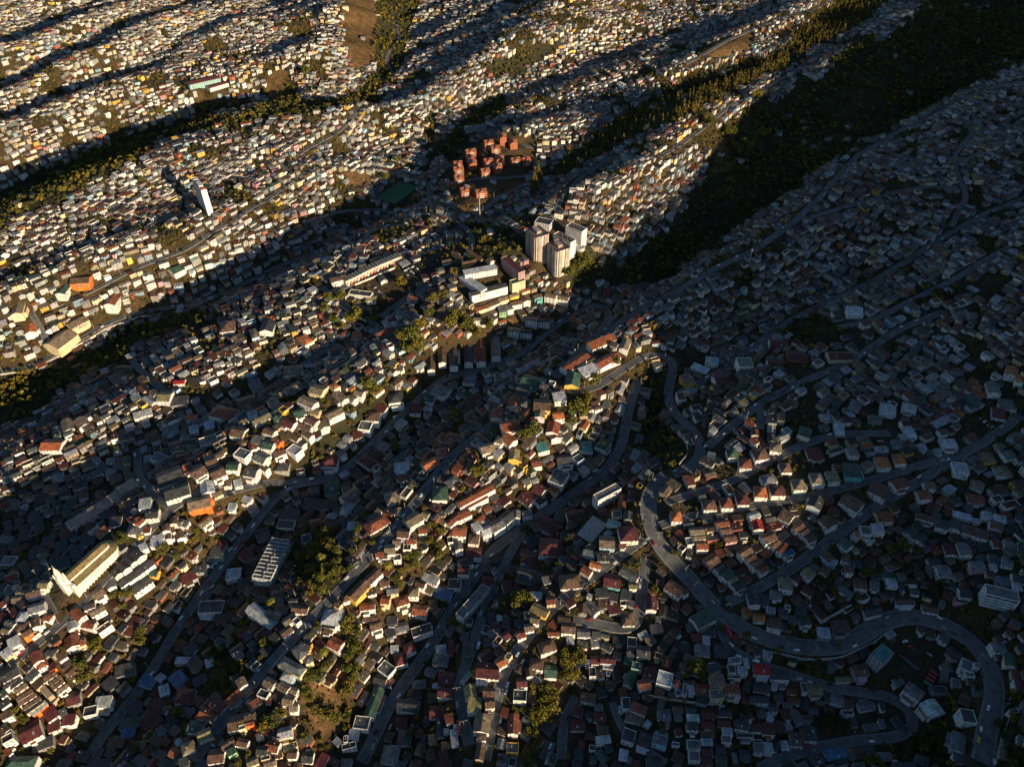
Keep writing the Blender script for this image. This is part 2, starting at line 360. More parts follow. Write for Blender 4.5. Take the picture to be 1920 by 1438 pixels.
def roof_geo(ty, L, W, h, pit):
    """roof shell in local axes, ridge along x"""
    ov = 0.45; a, b = L/2 + ov*0.7, W/2 + ov; th = 0.22
    if ty == 'g':
        hr = h + (W/2) * pit; he = h - ov * pit
        v = [(-a,-b,he),(a,-b,he),(a,0,hr),(-a,0,hr),(a,b,he),(-a,b,he)]
        v += [(x, y, z - th) for x, y, z in v]
        f = [(0,1,2,3),(3,2,4,5),(7,6,9,8),(8,9,11,10),(0,6,7,1),(4,10,11,5),(1,7,8,2),(2,8,10,4),(3,9,6,0),(5,11,9,3)]
    elif ty == 'h':
        hr = h + (W/2) * pit; he = h - ov * pit; q = max(0.02, a - b)
        v = [(-a,-b,he),(a,-b,he),(a,b,he),(-a,b,he),(-q,0,hr),(q,0,hr)]
        f = [(0,1,5,4),(2,3,4,5),(1,2,5),(3,0,4),(3,2,1,0)]
    elif ty == 's':
        z0, z1 = h + 0.1, h + 0.1 + W * 0.13
        v = [(-a,-b,z0),(a,-b,z0),(a,b,z1),(-a,b,z1)]; v += [(x, y, z - th) for x, y, z in v]
        f = [(0,1,2,3),(7,6,5,4),(0,4,5,1),(1,5,6,2),(2,6,7,3),(3,7,4,0)]
    else:
        v, f = box(-L/2 + 0.22, -W/2 + 0.22, h - 0.3, L/2 - 0.22, W/2 - 0.22, h + 0.02); f = f[1:]
    return v, f
def wall_geo(ty, L, W, h, pit, base):
    a, b = L/2, W/2
    if ty == 'g':
        hr = h + b * pit - 0.24; he = h - 0.24
        v = [(-a,-b,base),(a,-b,base),(a,b,base),(-a,b,base),(-a,-b,he),(a,-b,he),(a,b,he),(-a,b,he),(-a,0,hr),(a,0,hr)]
        f = [(0,1,5,4),(1,2,6,5),(5,6,9),(2,3,7,6),(3,0,4,7),(7,4,8)]
    elif ty == 's':
        z0 = h - 0.14; z1 = h - 0.14 + W * 0.13
        v = [(-a,-b,base),(a,-b,base),(a,b,base),(-a,b,base),(-a,-b,z0),(a,-b,z0),(a,b,z1),(-a,b,z1)]
        f = [(0,1,5,4),(1,2,6,5),(2,3,7,6),(3,0,4,7)]
    elif ty == 'h':
        he = h - 0.05; v = [(-a,-b,base),(a,-b,base),(a,b,base),(-a,b,base),(-a,-b,he),(a,-b,he),(a,b,he),(-a,b,he)]
        f = [(0,1,5,4),(1,2,6,5),(2,3,7,6),(3,0,4,7)]
    else:
        p = h + 0.7; i, j = a - 0.2, b - 0.2
        v = [(-a,-b,base),(a,-b,base),(a,b,base),(-a,b,base),(-a,-b,p),(a,-b,p),(a,b,p),(-a,b,p),(-i,-j,p),(i,-j,p),(i,j,p),(-i,j,p),(-i,-j,h-.1),(i,-j,h-.1),(i,j,h-.1),(-i,j,h-.1)]
        f = [(0,1,5,4),(1,2,6,5),(2,3,7,6),(3,0,4,7),(4,5,9,8),(5,6,10,9),(6,7,11,10),(7,4,8,11),(8,9,13,12),(9,10,14,13),(10,11,15,14),(11,8,12,15)]
    return v, f
def window_spots(L, W, h, st, r):
    """(x, y, z, side angle) on the four walls"""
    out_ = []
    for side, (ln, off, ang) in enumerate(((L, W/2, -math.pi/2), (W, L/2, 0.0), (L, W/2, math.pi/2), (W, L/2, math.pi))):
        n = max(1, int(ln / 3.3))
        for s_ in range(st):
            z = 1.55 + 2.65 * s_
            if z > h - 0.8: continue
            for k in range(n):
                if r.random() < 0.22: continue
                u = (k + 0.5) / n * ln - ln/2
                ca, sa = math.cos(ang), math.sin(ang)
                out_.append((off*ca - u*sa, off*sa + u*ca, z, ang, side))
    return out_
RC = {k_: tuple(x_*.8 for x_ in v_) for k_, v_ in RC.items()}
def shade(c, r, a=0.18):
    k = 1 + r.uniform(-a, a); return tuple(min(0.85, max(0.01, x * k * (1 + r.uniform(-.06, .06)))) for x in c)

class House:
    __slots__ = ('x','y','z','L','W','rz','ty','rc','wc','st','h','pit','px','py','size','traced','seed')
def sat(a, b, pad=0.3):
    dx, dy = b.x - a.x, b.y - a.y
    if dx*dx + dy*dy > ((a.L+b.L)**2 + (a.W+b.W)**2)/4 + 4: return False
    for h_ in (a, b):
        for ang in (h_.rz, h_.rz + math.pi/2):
            ux_, uy_ = math.cos(ang), math.sin(ang); d = abs(dx*ux_ + dy*uy_); e = 0
            for q in (a, b):
                e += abs(math.cos(q.rz)*ux_ + math.sin(q.rz)*uy_) * q.L/2 + abs(-math.sin(q.rz)*ux_ + math.cos(q.rz)*uy_) * q.W/2
            if d > e + pad: return False
    return True
HOUSES = []; HG = {}
def hcell(h): return (int(h.x//16), int(h.y//16))
def near_houses(h):
    cx_, cy_ = hcell(h)
    for i in (-2,-1,0,1,2):
        for j in (-2,-1,0,1,2):
            yield from HG.get((cx_+i, cy_+j), ())
def put_house(h, pad=0.3, force=False, shrink=0):
    for q in near_houses(h):
        if sat(h, q, pad):
            if not force: return False
            if shrink:
                h2 = [h.L, h.W]; h.L *= 0.9; h.W *= 0.9
                if not sat(h, q, 0.05): continue
                h.L *= .88; h.W *= .88
                if sat(h, q, 0.02): 
                    if math.hypot(h.x-q.x, h.y-q.y) < 0.5*min(h.W+q.W, 30)*0.62: return False
    HOUSES.append(h); HG.setdefault(hcell(h), []).append(h); return True
H_ST = {1: 3.1, 2: 5.6, 3: 8.2}
# ------------------------------------------------------------ houses traced from the photograph: per tile (x, y origin),
# roof axis ends, width (tile pixels, six to one photo pixel), roof kind + roof colour + wall colour + storeys
TR = {
(0,1198): """100 70 220 10 90 slw2;20 210 140 120 100 slc2;10 430 190 330 110 gkw2;20 560 230 390 60 gkw2;90 560 270 430 90 skw2;150 600 310 490 80 gtc2;170 690 380 560 70 gbw2;190 740 420 600 60 gbw2;240 790 470 640 60 gbw2;270 840 500 680 50 skc2;340 860 540 700 60 slo2
360 240 470 180 110 grw2;400 310 530 240 110 hrw2;500 130 640 160 120 hkg1;650 220 740 165 70 sbw2;690 260 790 200 90 sgw2;740 60 880 0 120 grw2;850 60 970 10 100 grc2;730 110 800 140 60 srg1;540 340 630 290 80 smo2;480 460 640 360 80 gbw2;540 520 690 400 70 gbw2;580 560 720 450 60 gbw2;630 610 770 500 60 gtw2;720 340 790 270 60 gbw2;760 400 850 310 70 gbw3;790 450 860 390 60 gbw3
1180 560 1300 460 110 skg1;1290 380 1520 320 120 skg1;1330 600 1440 500 60 skg2;1620 530 1700 420 130 suw1;1770 480 1850 400 80 slw1;1800 600 1900 560 100 slw2;740 700 920 640 150 gmg1;1080 720 1250 700 110 slw2;930 830 1110 790 120 fkw2;510 890 640 800 130 smw2;660 850 750 800 80 sgw1;700 920 850 900 110 smw2;530 1020 690 960 100 smw2;240 1090 450 980 180 gmw2;350 1230 620 1130 120 skg1;0 1060 80 980 90 gbw2;20 1150 150 1080 80 fbw3;80 1400 400 1390 140 hnw2;40 1230 140 1310 90 srw1
1450 820 1600 760 120 skg1;1360 960 1580 940 110 snw1;1350 1080 1530 1040 120 suw1;1620 1000 1800 860 150 smg1;1200 1170 1420 1170 120 sbg1;1780 1060 1850 1000 80 sgg1;870 1310 980 1330 110 skg1;1720 740 1860 720 100 smg1;1000 1400 1250 1390 80 skg1;0 640 60 600 60 snw2;0 760 100 690 60 skw2;20 880 130 830 60 sbw2""",
(320,1198): """60 240 220 240 70 flw1;150 180 290 40 120 skg1;400 280 480 250 70 slw1;260 500 400 430 80 skg1;20 500 150 400 150 guw1;70 640 260 640 150 hmw2;680 150 800 60 60 gbw2;720 200 810 150 60 sgw2;690 480 790 430 90 skn1;740 520 850 450 120 gtw2;640 740 790 600 80 srw1;460 680 620 800 170 gmw2;330 820 510 900 140 grw2
200 980 370 1000 150 gnw2;290 1110 460 1030 130 gyw2;130 1250 260 1190 110 htw2;60 1180 120 1140 50 slw1;0 1260 80 1290 110 grw2;20 1330 150 1310 80 gnw1;100 1400 200 1360 90 skw1;430 1320 600 1300 150 gbw2;560 1230 730 1130 110 gbw2;740 1150 880 1180 110 gbw2;650 960 820 920 150 gbw2;640 1290 730 1240 60 snn2;820 880 960 840 100 gbw2;880 770 1010 680 60 srw1;840 950 940 930 70 gro2;760 1010 850 980 60 flc2
1060 470 1160 520 100 gtw2;1220 510 1320 570 90 gtw2;1360 570 1420 590 70 gtw2;1270 680 1380 700 110 gtw2;1330 770 1440 760 110 gtw2;1240 240 1480 370 120 hgc3;1410 80 1500 190 130 hgc3;1430 60 1590 80 110 gky2;1500 250 1600 210 90 hgc3;1230 390 1410 440 140 hlb2;980 590 1110 640 110 fkw2;1070 700 1130 700 60 srw1;1210 1070 1360 1030 110 glc2;1150 1090 1210 1130 80 gkw2;1060 1190 1230 1220 150 grw2;960 1250 1100 1260 120 gkc2;1010 1350 1130 1320 60 fgc2;860 1400 970 1350 80 gtc2;1040 1420 1190 1370 90 gtc2;1170 1310 1260 1290 80 sbc1;1270 1230 1420 1180 60 fgc1;1310 1290 1430 1290 120 gbw2;1480 1330 1600 1330 120 gkw1;1850 1130 1900 1180 70 slw1;1790 20 1917 80 120 grw2;970 1110 1040 1080 60 sgw1""",
(640,1198): """450 290 570 380 130 fgw2;360 440 520 480 130 gkw1;430 550 310 860 110 gnw2;500 530 590 440 50 smw1;600 240 730 200 130 hmw2;700 130 830 70 130 hmw2;560 120 640 110 70 slw1;1120 70 1130 180 110 hlg1;1040 220 1200 240 110 hgw2;1240 0 1230 190 60 smg1;1410 10 1400 180 80 skn1;950 350 1060 400 70 sgg1;800 520 950 500 90 hgn1;730 610 930 610 110 hmw1;1100 450 1270 450 150 gmw1;1090 600 1260 610 100 gmw2;1030 520 1090 525 40 slw1;640 730 870 760 130 gkw2;620 940 740 930 110 gmw1;640 1100 780 1110 160 hkw2;1000 820 1180 820 130 gmw1;1110 900 1120 1100 80 gkw1;1180 1000 1180 1080 60 slw1;1260 1020 1280 1200 70 slw1;1330 900 1330 1080 60 smw1;1130 1190 1220 1190 50 sbc1;470 1290 640 1310 190 hgw2
150 930 310 950 140 fgw2;90 1070 190 1080 100 slw1;20 1130 80 1120 90 fkw2;10 1220 160 1180 60 fkw2;0 1390 110 1390 90 hgw1;1110 1310 1190 1280 80 smw1;1110 1400 1240 1400 80 smw1;1530 340 1770 360 170 gmw2;1570 220 1690 150 110 gmw1;1740 290 1850 230 120 gow2;1860 220 1900 170 60 fgc2;1360 490 1450 380 50 flw1;1520 495 1640 500 45 slw1;1440 520 1460 650 130 gyw2;1430 740 1570 750 150 syw2;1540 550 1600 550 50 sbw1;1600 590 1720 600 90 gbw2;1620 720 1720 710 110 gbw2;1610 820 1690 820 60 smw1;1600 850 1570 1040 170 gtw2;1510 1090 1640 1100 90 hbw2;1580 1180 1550 1350 90 gbc2""",
(960,1198): """310 110 480 60 120 hbw2;200 270 350 290 110 hbw2;150 380 240 370 110 gbw2;370 360 500 370 130 gnw1;40 490 180 480 120 gmw2;20 630 160 640 120 fkw2;440 210 500 240 50 sbg1;20 850 10 1060 110 grw2;80 900 70 1060 60 gbw1;-60 1220 70 1225 110 fgy2;890 40 1000 30 100 sgw1;620 20 690 20 60 slw1;1010 50 1140 120 90 gkg2;1300 30 1400 40 100 fkw1;1300 150 1370 150 70 gkw2;1410 130 1550 150 120 gkw2;1260 220 1340 250 70 snn1;1350 290 1460 320 80 fgn2;1370 370 1290 540 130 gnw1;1480 370 1620 400 130 gmw1;1420 520 1560 500 110 grw2;1640 420 1800 470 150 flw2;1830 530 1880 470 100 grw2;1840 610 1900 600 60 fuw1
890 240 980 240 80 gmw1;850 240 850 310 40 slw1;1000 230 1160 240 70 gmw2;1010 310 1150 330 60 flw1;860 370 950 370 130 fkw2;960 400 1040 390 130 gkw1;1060 370 1110 380 90 fkw1;1130 430 1170 430 100 sgw1;780 640 940 670 90 gbw2;920 770 1030 770 80 sgw1;920 870 1050 870 100 gmw1;960 950 1060 950 60 gmw1;960 1040 1080 1040 100 sbg1;700 800 800 830 90 gmw1;820 850 900 830 80 gkg1;660 960 810 960 120 gmw1;940 1140 1110 1120 90 glw2;1040 1220 1140 1210 100 skn1;970 1250 1060 1370 80 gnw1;870 1340 960 1360 90 gnw1;700 1290 790 1290 130 gkg1;680 1400 780 1400 70 skg1;870 1220 940 1230 60 fnw1;1210 1300 1300 1320 110 slw1;1300 1360 1350 1370 70 sgw1;1350 1400 1440 1400 80 gmw1;1520 1380 1680 1390 110 gkw1
1240 720 1330 720 130 fkw2;1190 790 1250 800 80 slw1;1330 740 1530 820 120 grw2;1280 870 1480 930 70 stw1;1640 840 1780 850 110 ggw1;1720 930 1780 940 50 sgw1;1500 940 1550 980 60 slw1;1810 790 1917 790 60 gbg1;1820 870 1917 870 90 sgg1;1250 1060 1380 1110 140 fkw2;1430 1110 1560 1160 150 gkw2;1590 1110 1740 1160 120 fgb2;1840 1050 1910 1040 70 smw1;1800 1180 1880 1190 40 fgw1""",
(1280,1198): """140 110 300 130 110 hgw1;230 10 300 20 80 slw1;360 120 520 130 130 gkp1;290 330 420 310 80 gkw1;530 250 650 230 70 fgw2;690 270 740 270 100 slw1;510 340 590 340 90 fkw2;620 350 720 360 70 slw2;800 330 970 340 110 gcw2;990 390 1190 400 100 gkw2;1000 520 1060 540 60 slw1;1080 520 1160 520 60 sgw1;800 530 980 560 90 gkw2;1010 640 1130 640 100 gkg1;760 670 960 680 70 gkw2;960 770 1070 770 80 gkw2;940 870 1010 870 80 slw1;1120 740 1230 750 60 sgg1;1240 900 1330 880 160 fgg1;1110 860 1210 840 120 smg1
310 460 460 460 130 gtc3;310 620 450 620 100 fgc3;470 550 640 560 110 grc3;580 640 650 640 50 slw3;150 550 280 560 110 grw1;0 560 50 570 130 fgw2;60 570 130 570 100 slb2;0 480 140 480 40 gbw1;490 420 670 430 50 fbw1;40 790 150 790 60 gkw1;50 890 180 890 70 slw1;50 980 170 980 80 skw2;210 830 350 830 110 gmw1;210 950 350 960 90 gmp1;380 820 540 820 90 hkw1;380 930 550 940 110 gmw1;440 1040 560 1050 90 slw1;440 1120 540 1130 80 fgw2;590 950 740 970 100 gkw2;760 980 880 980 110 gmw1;900 1000 1030 1010 120 gmw2;600 1080 800 1090 60 fkw1;200 1060 350 1060 60 sbg1
50 1180 190 1190 100 fgw1;210 1160 330 1160 70 slg1;220 1260 340 1260 100 gmw1;70 1310 190 1320 110 fgw2;370 1230 470 1230 110 gkn1;220 1370 330 1370 80 gmp1;370 1360 490 1370 110 gnw1;560 1340 610 1340 100 sgw1;640 1300 750 1310 110 gkg1;800 1220 900 1230 90 sgw2;920 1220 1010 1230 100 slw2;1030 1190 1080 1220 100 gkw1;1100 1200 1190 1200 110 glg1;1210 1120 1340 1130 140 gbw2;1370 1060 1500 1070 150 gkw2;790 1150 900 1150 40 fkw1;1420 560 1560 560 110 gyw1;1340 540 1400 540 100 fkw1;1590 640 1640 640 100 gkg1;1660 650 1800 680 100 ggw1;1800 720 1917 740 70 sbw1;1790 830 1917 830 50 fkw2;1430 1360 1580 1360 110 gkg1;1610 1310 1820 1280 120 guw1;1730 450 1880 440 60 gyw1;1350 890 1450 890 60 fkg1""",
(1600,1198): """0 360 150 340 130 gbp2;600 520 770 650 110 ggw3;830 700 950 860 160 glw2;460 510 560 470 60 sgw1;1210 270 1330 330 110 fgw2;1350 290 1420 310 60 fgw2;1240 390 1370 410 60 fgw2;1040 100 1240 210 110 gkp1;1060 190 1120 250 40 fgn1;1570 90 1710 90 110 hgw2;1690 220 1850 270 150 gnw1;1600 200 1670 200 60 skg1;1210 860 1360 880 140 fkw3;1190 1070 1170 1260 150 ggw2;1130 1330 1280 1370 90 hkw1;60 760 230 740 90 ggw1;300 760 350 760 80 skw1;290 950 350 950 80 sgw1;140 1240 230 1240 110 hkg1;260 1320 440 1320 110 ggw1;0 1420 120 1410 50 snw1;450 1420 560 1420 60 skg1;590 1430 690 1410 60 skg1;710 1340 850 1390 80 skg1;1110 490 1200 500 80 fgg1;880 570 1050 580 90 fkg1;1050 1180 1100 1200 40 slw1;1760 830 1850 800 60 fgw1;1820 520 1917 540 120 smw1;1850 1120 1917 1150 80 sgw1""",
(0,958): """60 890 150 890 90 sgw1;250 840 340 850 60 gbw1;190 930 280 930 70 gtw1;130 1000 250 980 90 gtw1;300 940 450 890 80 gbw2;430 830 560 830 110 gyw2;0 1050 40 1080 90 srw1;330 1110 500 1060 90 ggw2;190 1190 300 1180 110 hlb1;480 1180 590 1200 100 hrw1;60 1240 170 1290 90 ggw1;20 1330 120 1350 90 gtw1;160 1320 330 1290 130 hbw1;240 1400 360 1330 90 gbo2;360 1270 440 1240 90 gbw2;340 1430 450 1350 50 fbw1;820 1120 920 1200 110 grw2;920 1260 1080 1280 110 grw2;1020 1160 1170 1080 70 gtw2;930 1090 1080 1040 80 gkw1;750 1320 870 1260 100 glw1;800 1390 900 1340 60 grw1;1100 1360 1240 1260 60 fbw2
1040 960 1160 890 90 gtw1;1200 840 1290 800 80 ggw1;1250 720 1340 650 90 gkw2;1345 645 1430 585 90 gkw2;1435 580 1500 530 90 gkw2;1505 525 1590 460 90 gkw2;1340 830 1520 710 70 gkw2;1530 700 1710 570 70 gkw2;1490 910 1690 770 70 gkw2;1690 690 1790 700 90 gny1;1570 420 1650 380 70 slw1;1700 350 1820 330 100 slw1;1790 280 1870 280 60 slw1;1090 280 1210 190 60 sow1;1440 200 1600 200 110 hgw1;1450 120 1530 60 90 gmw1;1530 170 1620 90 60 grw2;1530 290 1600 250 60 hyy1;1640 40 1790 20 110 gkw2;1620 220 1690 210 60 srw1;1820 200 1917 180 90 gbw2;1870 290 1917 280 60 gbw2
220 280 340 270 100 skg1;0 330 140 330 70 sgw1;330 60 430 60 90 skg1;400 210 480 200 60 skg1;630 420 740 400 110 skg1;620 620 780 560 100 skn1;800 470 930 450 120 skg1;480 350 600 340 90 skg1;100 400 200 380 80 skg1;330 500 430 480 90 skg1;60 180 130 150 80 skg1;430 440 540 470 80 smg1;900 340 1080 330 120 skg1;30 560 170 560 100 fgw1;60 760 200 720 80 grw1;970 190 1060 190 90 smg1;1220 130 1380 110 110 skw1;560 290 650 280 80 skg1;140 820 230 800 60 sgw1""",
(320,958): """0 110 70 100 80 gbw2;70 130 210 150 80 sgw2;0 220 50 200 90 gbw2;50 290 150 250 100 gbw2;340 160 440 80 70 gtw2;160 230 270 180 60 gbw1;1210 150 1390 160 90 fkw1;1220 50 1450 40 110 skg1;1570 150 1690 130 90 grw1;1480 330 1580 300 90 fkw1;630 720 790 700 110 flw2;760 820 890 810 90 skg1;450 470 590 460 110 skn1;350 580 480 570 70 skb1;240 660 420 650 90 skg1;540 380 640 360 70 smg1;100 800 300 700 110 smg1;330 1090 590 1080 130 fkw2;490 1000 580 1010 30 sgg1;970 300 1110 250 120 fkg1;800 540 900 450 100 smg1
770 1160 880 1050 70 grw1;890 1070 1160 1280 130 glw2;1070 1110 1240 1210 70 gtw1;1110 880 1230 850 70 gbw1;1130 950 1270 930 90 gbw1;1200 1010 1260 1010 40 sgw1;1190 1060 1310 1110 80 gbw1;1330 1030 1430 1020 80 gtw1;1370 1100 1540 1110 80 gbw1;1270 1270 1400 1170 80 gtw2;1240 1400 1370 1300 100 gbw2;1390 1260 1450 1210 70 fgw2;1720 1170 1917 1200 190 hlw1;1850 1030 1917 1070 80 gbc2;1700 1320 1840 1340 100 hbw1""",
(640,958): """0 20 90 50 70 slw1;0 160 50 150 100 skw1;70 170 150 170 80 flw1;290 210 510 80 120 hrw1;600 0 670 0 70 gtw1;730 140 880 50 120 gtw2;900 30 990 60 90 gyw1;860 220 970 210 90 grw1;630 240 770 250 110 gbw2;720 340 850 330 80 grw2;700 410 780 410 60 fkw2;570 350 680 350 90 gtw1;490 440 600 430 100 gtw2;420 500 530 500 80 gbw2;580 530 680 520 80 fgw2;110 980 270 810 120 gby2;275 805 440 650 120 gbw2;0 990 90 960 100 hbw1;420 820 550 790 100 gbw1;260 930 410 880 100 skw1;210 1080 370 1060 70 grw2;450 990 540 1000 90 grc2;500 900 650 880 100 ggc2;590 1040 770 980 120 hrw2;750 910 870 910 110 htw2;830 800 950 840 90 gbw2;920 740 1080 800 80 slw1;810 1110 960 1130 110 grw2;970 1050 1090 1040 120 hbg1;1060 900 1240 960 120 gub1;1200 820 1350 830 120 fkw1;740 1160 820 1090 40 fkw1
1220 230 1400 240 90 hrw2;1190 330 1260 320 80 fkw2;1270 400 1360 380 100 ggw3;1490 200 1560 160 90 slw3;1420 310 1560 320 130 hbw3;1570 240 1680 200 110 glw3;1690 190 1810 120 110 ggw3;1820 100 1917 30 120 gkw3;1390 460 1590 470 130 gmw2;1290 590 1500 550 100 gkw2;1300 660 1450 670 120 gmw2;1190 160 1290 70 90 grw2;1295 65 1440 0 90 grw2;1110 90 1180 140 50 gtw1;1570 770 1720 780 120 gmw1;1700 680 1750 650 50 sgw1
240 1220 400 1200 50 gbw1;310 1310 460 1260 120 gbw2;610 1320 750 1290 90 ggg1;500 1230 640 1230 100 skg1;500 1390 600 1350 90 skg1;800 1380 1010 1310 100 fkw2;910 1290 1040 1270 50 smw1;50 1400 150 1380 60 sbw1;1650 1190 1740 1180 90 skg1;1750 1210 1810 1200 50 slw1;1820 1250 1900 1260 80 skg1;1700 1300 1800 1310 60 smg1;1640 1390 1800 1370 90 sgg1;1830 1417 1917 1350 90 gmw1;1820 860 1917 840 120 smw1""",
(960,958): """0 40 100 40 100 ggw3;120 30 220 20 60 ggw2;320 90 540 220 130 gmw1;620 60 820 30 90 gmw1;460 80 600 90 90 skg1;1070 120 1220 170 60 flw1;990 340 1150 350 130 gtb2;1210 260 1400 250 160 hmw2;1200 380 1290 390 50 grw1;310 400 580 420 190 hmw2;110 530 280 550 100 hmw1;70 690 330 760 140 gkg1;350 790 430 770 70 sgg1;540 800 770 780 150 hbw1;780 640 900 710 100 grw2;880 590 1000 620 60 gow2;800 480 930 510 80 sgg1;960 520 1090 520 80 skg1;1040 770 1220 800 140 gme1;1230 660 1410 760 80 ggw1;1310 840 1410 840 80 gyw2;1130 40 1230 40 80 fgc1;1260 50 1350 60 90 gkg1
210 950 330 960 70 slw1;390 1010 480 1000 80 grc2;230 1070 400 1150 100 gyy2;130 1170 220 1160 70 skw2;200 1210 320 1230 100 gtw2;130 1320 250 1300 100 gtw2;50 1400 150 1370 90 grw2;0 1360 60 1350 90 gmw1;20 1260 150 1230 70 skg1;400 1370 530 1370 60 grw1;560 1310 710 1320 110 gbw2;730 1370 880 1370 90 ggw1;640 1390 690 1410 50 slw1;900 1390 1000 1400 70 sgw1;750 1100 840 1110 100 gbg1;830 1010 970 1160 100 ggw1;840 950 900 970 50 slw1;940 930 1080 920 90 skg1;970 1040 1080 1050 90 sbg1;1100 960 1190 980 80 skg1;1090 1110 1220 1100 90 smg1;1230 930 1340 960 90 skg1;1210 1040 1290 1040 70 fkw1;1240 1210 1370 1210 150 hbw1;1310 1030 1380 1060 70 sgg1;1510 1030 1620 1040 150 gmw2;1750 820 1910 920 120 gbw2;1560 1330 1690 1320 80 skg1;1620 1220 1670 1220 50 sgw1;1790 60 1900 60 110 how2""",
(1280,958): """150 190 172 260 150 gtw2;176 265 198 325 150 gyw2;205 335 230 440 150 grw2;40 350 110 340 80 fgw2;50 470 110 490 80 skw1;430 110 462 172 130 grw2;468 182 508 255 130 gbw2;512 263 555 350 130 gbp2;780 20 825 75 110 glw2;820 85 865 220 130 gcw2;930 250 1005 340 130 gbw2;1012 345 1080 395 120 gbw2;1090 395 1150 430 120 grw2;1165 440 1215 500 140 guw2;670 430 735 490 130 gbw2;742 496 800 555 120 gbw2;806 562 862 615 120 gbw2;872 622 935 690 120 grw2;280 510 370 600 130 gbp2;378 608 452 672 120 gkw2;458 678 532 735 120 gnw2;540 742 592 800 120 gyw2;600 806 660 875 120 gkw2;1280 160 1330 205 110 gbw2;1336 210 1396 260 110 gbw2;1402 266 1470 345 120 gbw2;1110 20 1230 90 110 gbw2;1590 70 1690 170 120 gbw2
1790 330 1880 410 100 gnw2;1890 250 1917 260 80 fgb2;1590 470 1680 560 80 gbb2;1680 560 1740 590 60 glb2;1370 660 1460 740 90 gyw2;1560 650 1640 700 90 gbw2;1790 500 1880 540 110 hbw2;1830 650 1917 660 90 hbw2;1090 800 1230 820 130 htw2;1240 740 1320 790 80 gmw1;1340 840 1490 920 120 gmw1;970 920 1130 950 100 ggw1;740 980 860 980 140 gkw2;875 980 970 990 90 gkg1;1150 1080 1210 1090 50 fgw1;800 1190 920 1190 80 gow1;960 1240 1110 1270 120 hbw2;1070 1130 1190 1150 90 skg1;1270 1110 1390 1140 80 skg1;1300 1240 1450 1220 120 hkw2;1510 1370 1650 1380 100 slg1;1670 1310 1860 1300 130 sbg1;1460 1060 1600 1200 70 gmw1;1760 850 1900 960 60 sgg1;130 1260 330 1150 160 gnw2;220 1370 390 1350 110 skg1;0 880 50 940 70 gbw2""",
(1600,958): """260 60 430 60 110 grc2;210 190 340 210 90 flw2;80 220 190 230 90 fgw2;20 260 60 260 70 how2;110 310 240 310 60 fkw1;0 440 50 430 70 gyw1;10 590 90 590 60 skb1;20 800 150 820 110 hbw2;190 830 290 850 70 sgw1;330 720 470 730 50 skw1;350 800 500 810 110 slw1;520 860 570 860 70 skg1;480 1010 680 1010 70 gbw1;110 1150 290 1110 110 gkw1;780 1080 950 1110 80 gbw1;710 40 910 100 60 gbw2;590 200 690 265 90 gkw2;700 270 800 330 90 gkw2;930 130 1060 165 90 gkw2;1090 140 1210 185 90 gnw2;1230 190 1360 230 90 gbw2;1370 235 1510 280 90 gbw2;1120 30 1320 80 50 slw1;1345 105 1420 120 40 slw1;1450 40 1550 60 60 slw2;1575 75 1710 105 60 slw2;1540 140 1680 180 70 gbw2;1560 360 1660 365 80 gmw1;1680 380 1830 400 100 ggw1;1850 410 1917 430 110 skn1;1030 430 1150 440 120 gmw1;1180 430 1320 440 140 ggw2;1320 610 1470 620 90 ggp2;1520 530 1630 550 90 gkg1;1540 625 1610 640 60 slw1;1670 560 1790 600 80 ggw1;1480 700 1590 710 80 gmw1;1610 770 1750 790 90 ggg1;1790 740 1917 770 80 gkw1;1780 850 1900 870 60 slg1;840 570 960 560 80 gkw1;940 670 1080 670 120 ggw2;830 660 890 660 60 sgg1;1190 910 1320 930 100 gkw2;1120 1000 1290 1020 70 fkp1;970 1030 1030 1050 50 sgg1;1880 190 1917 210 80 smw1;1840 60 1917 90 80 gkw1""",
}
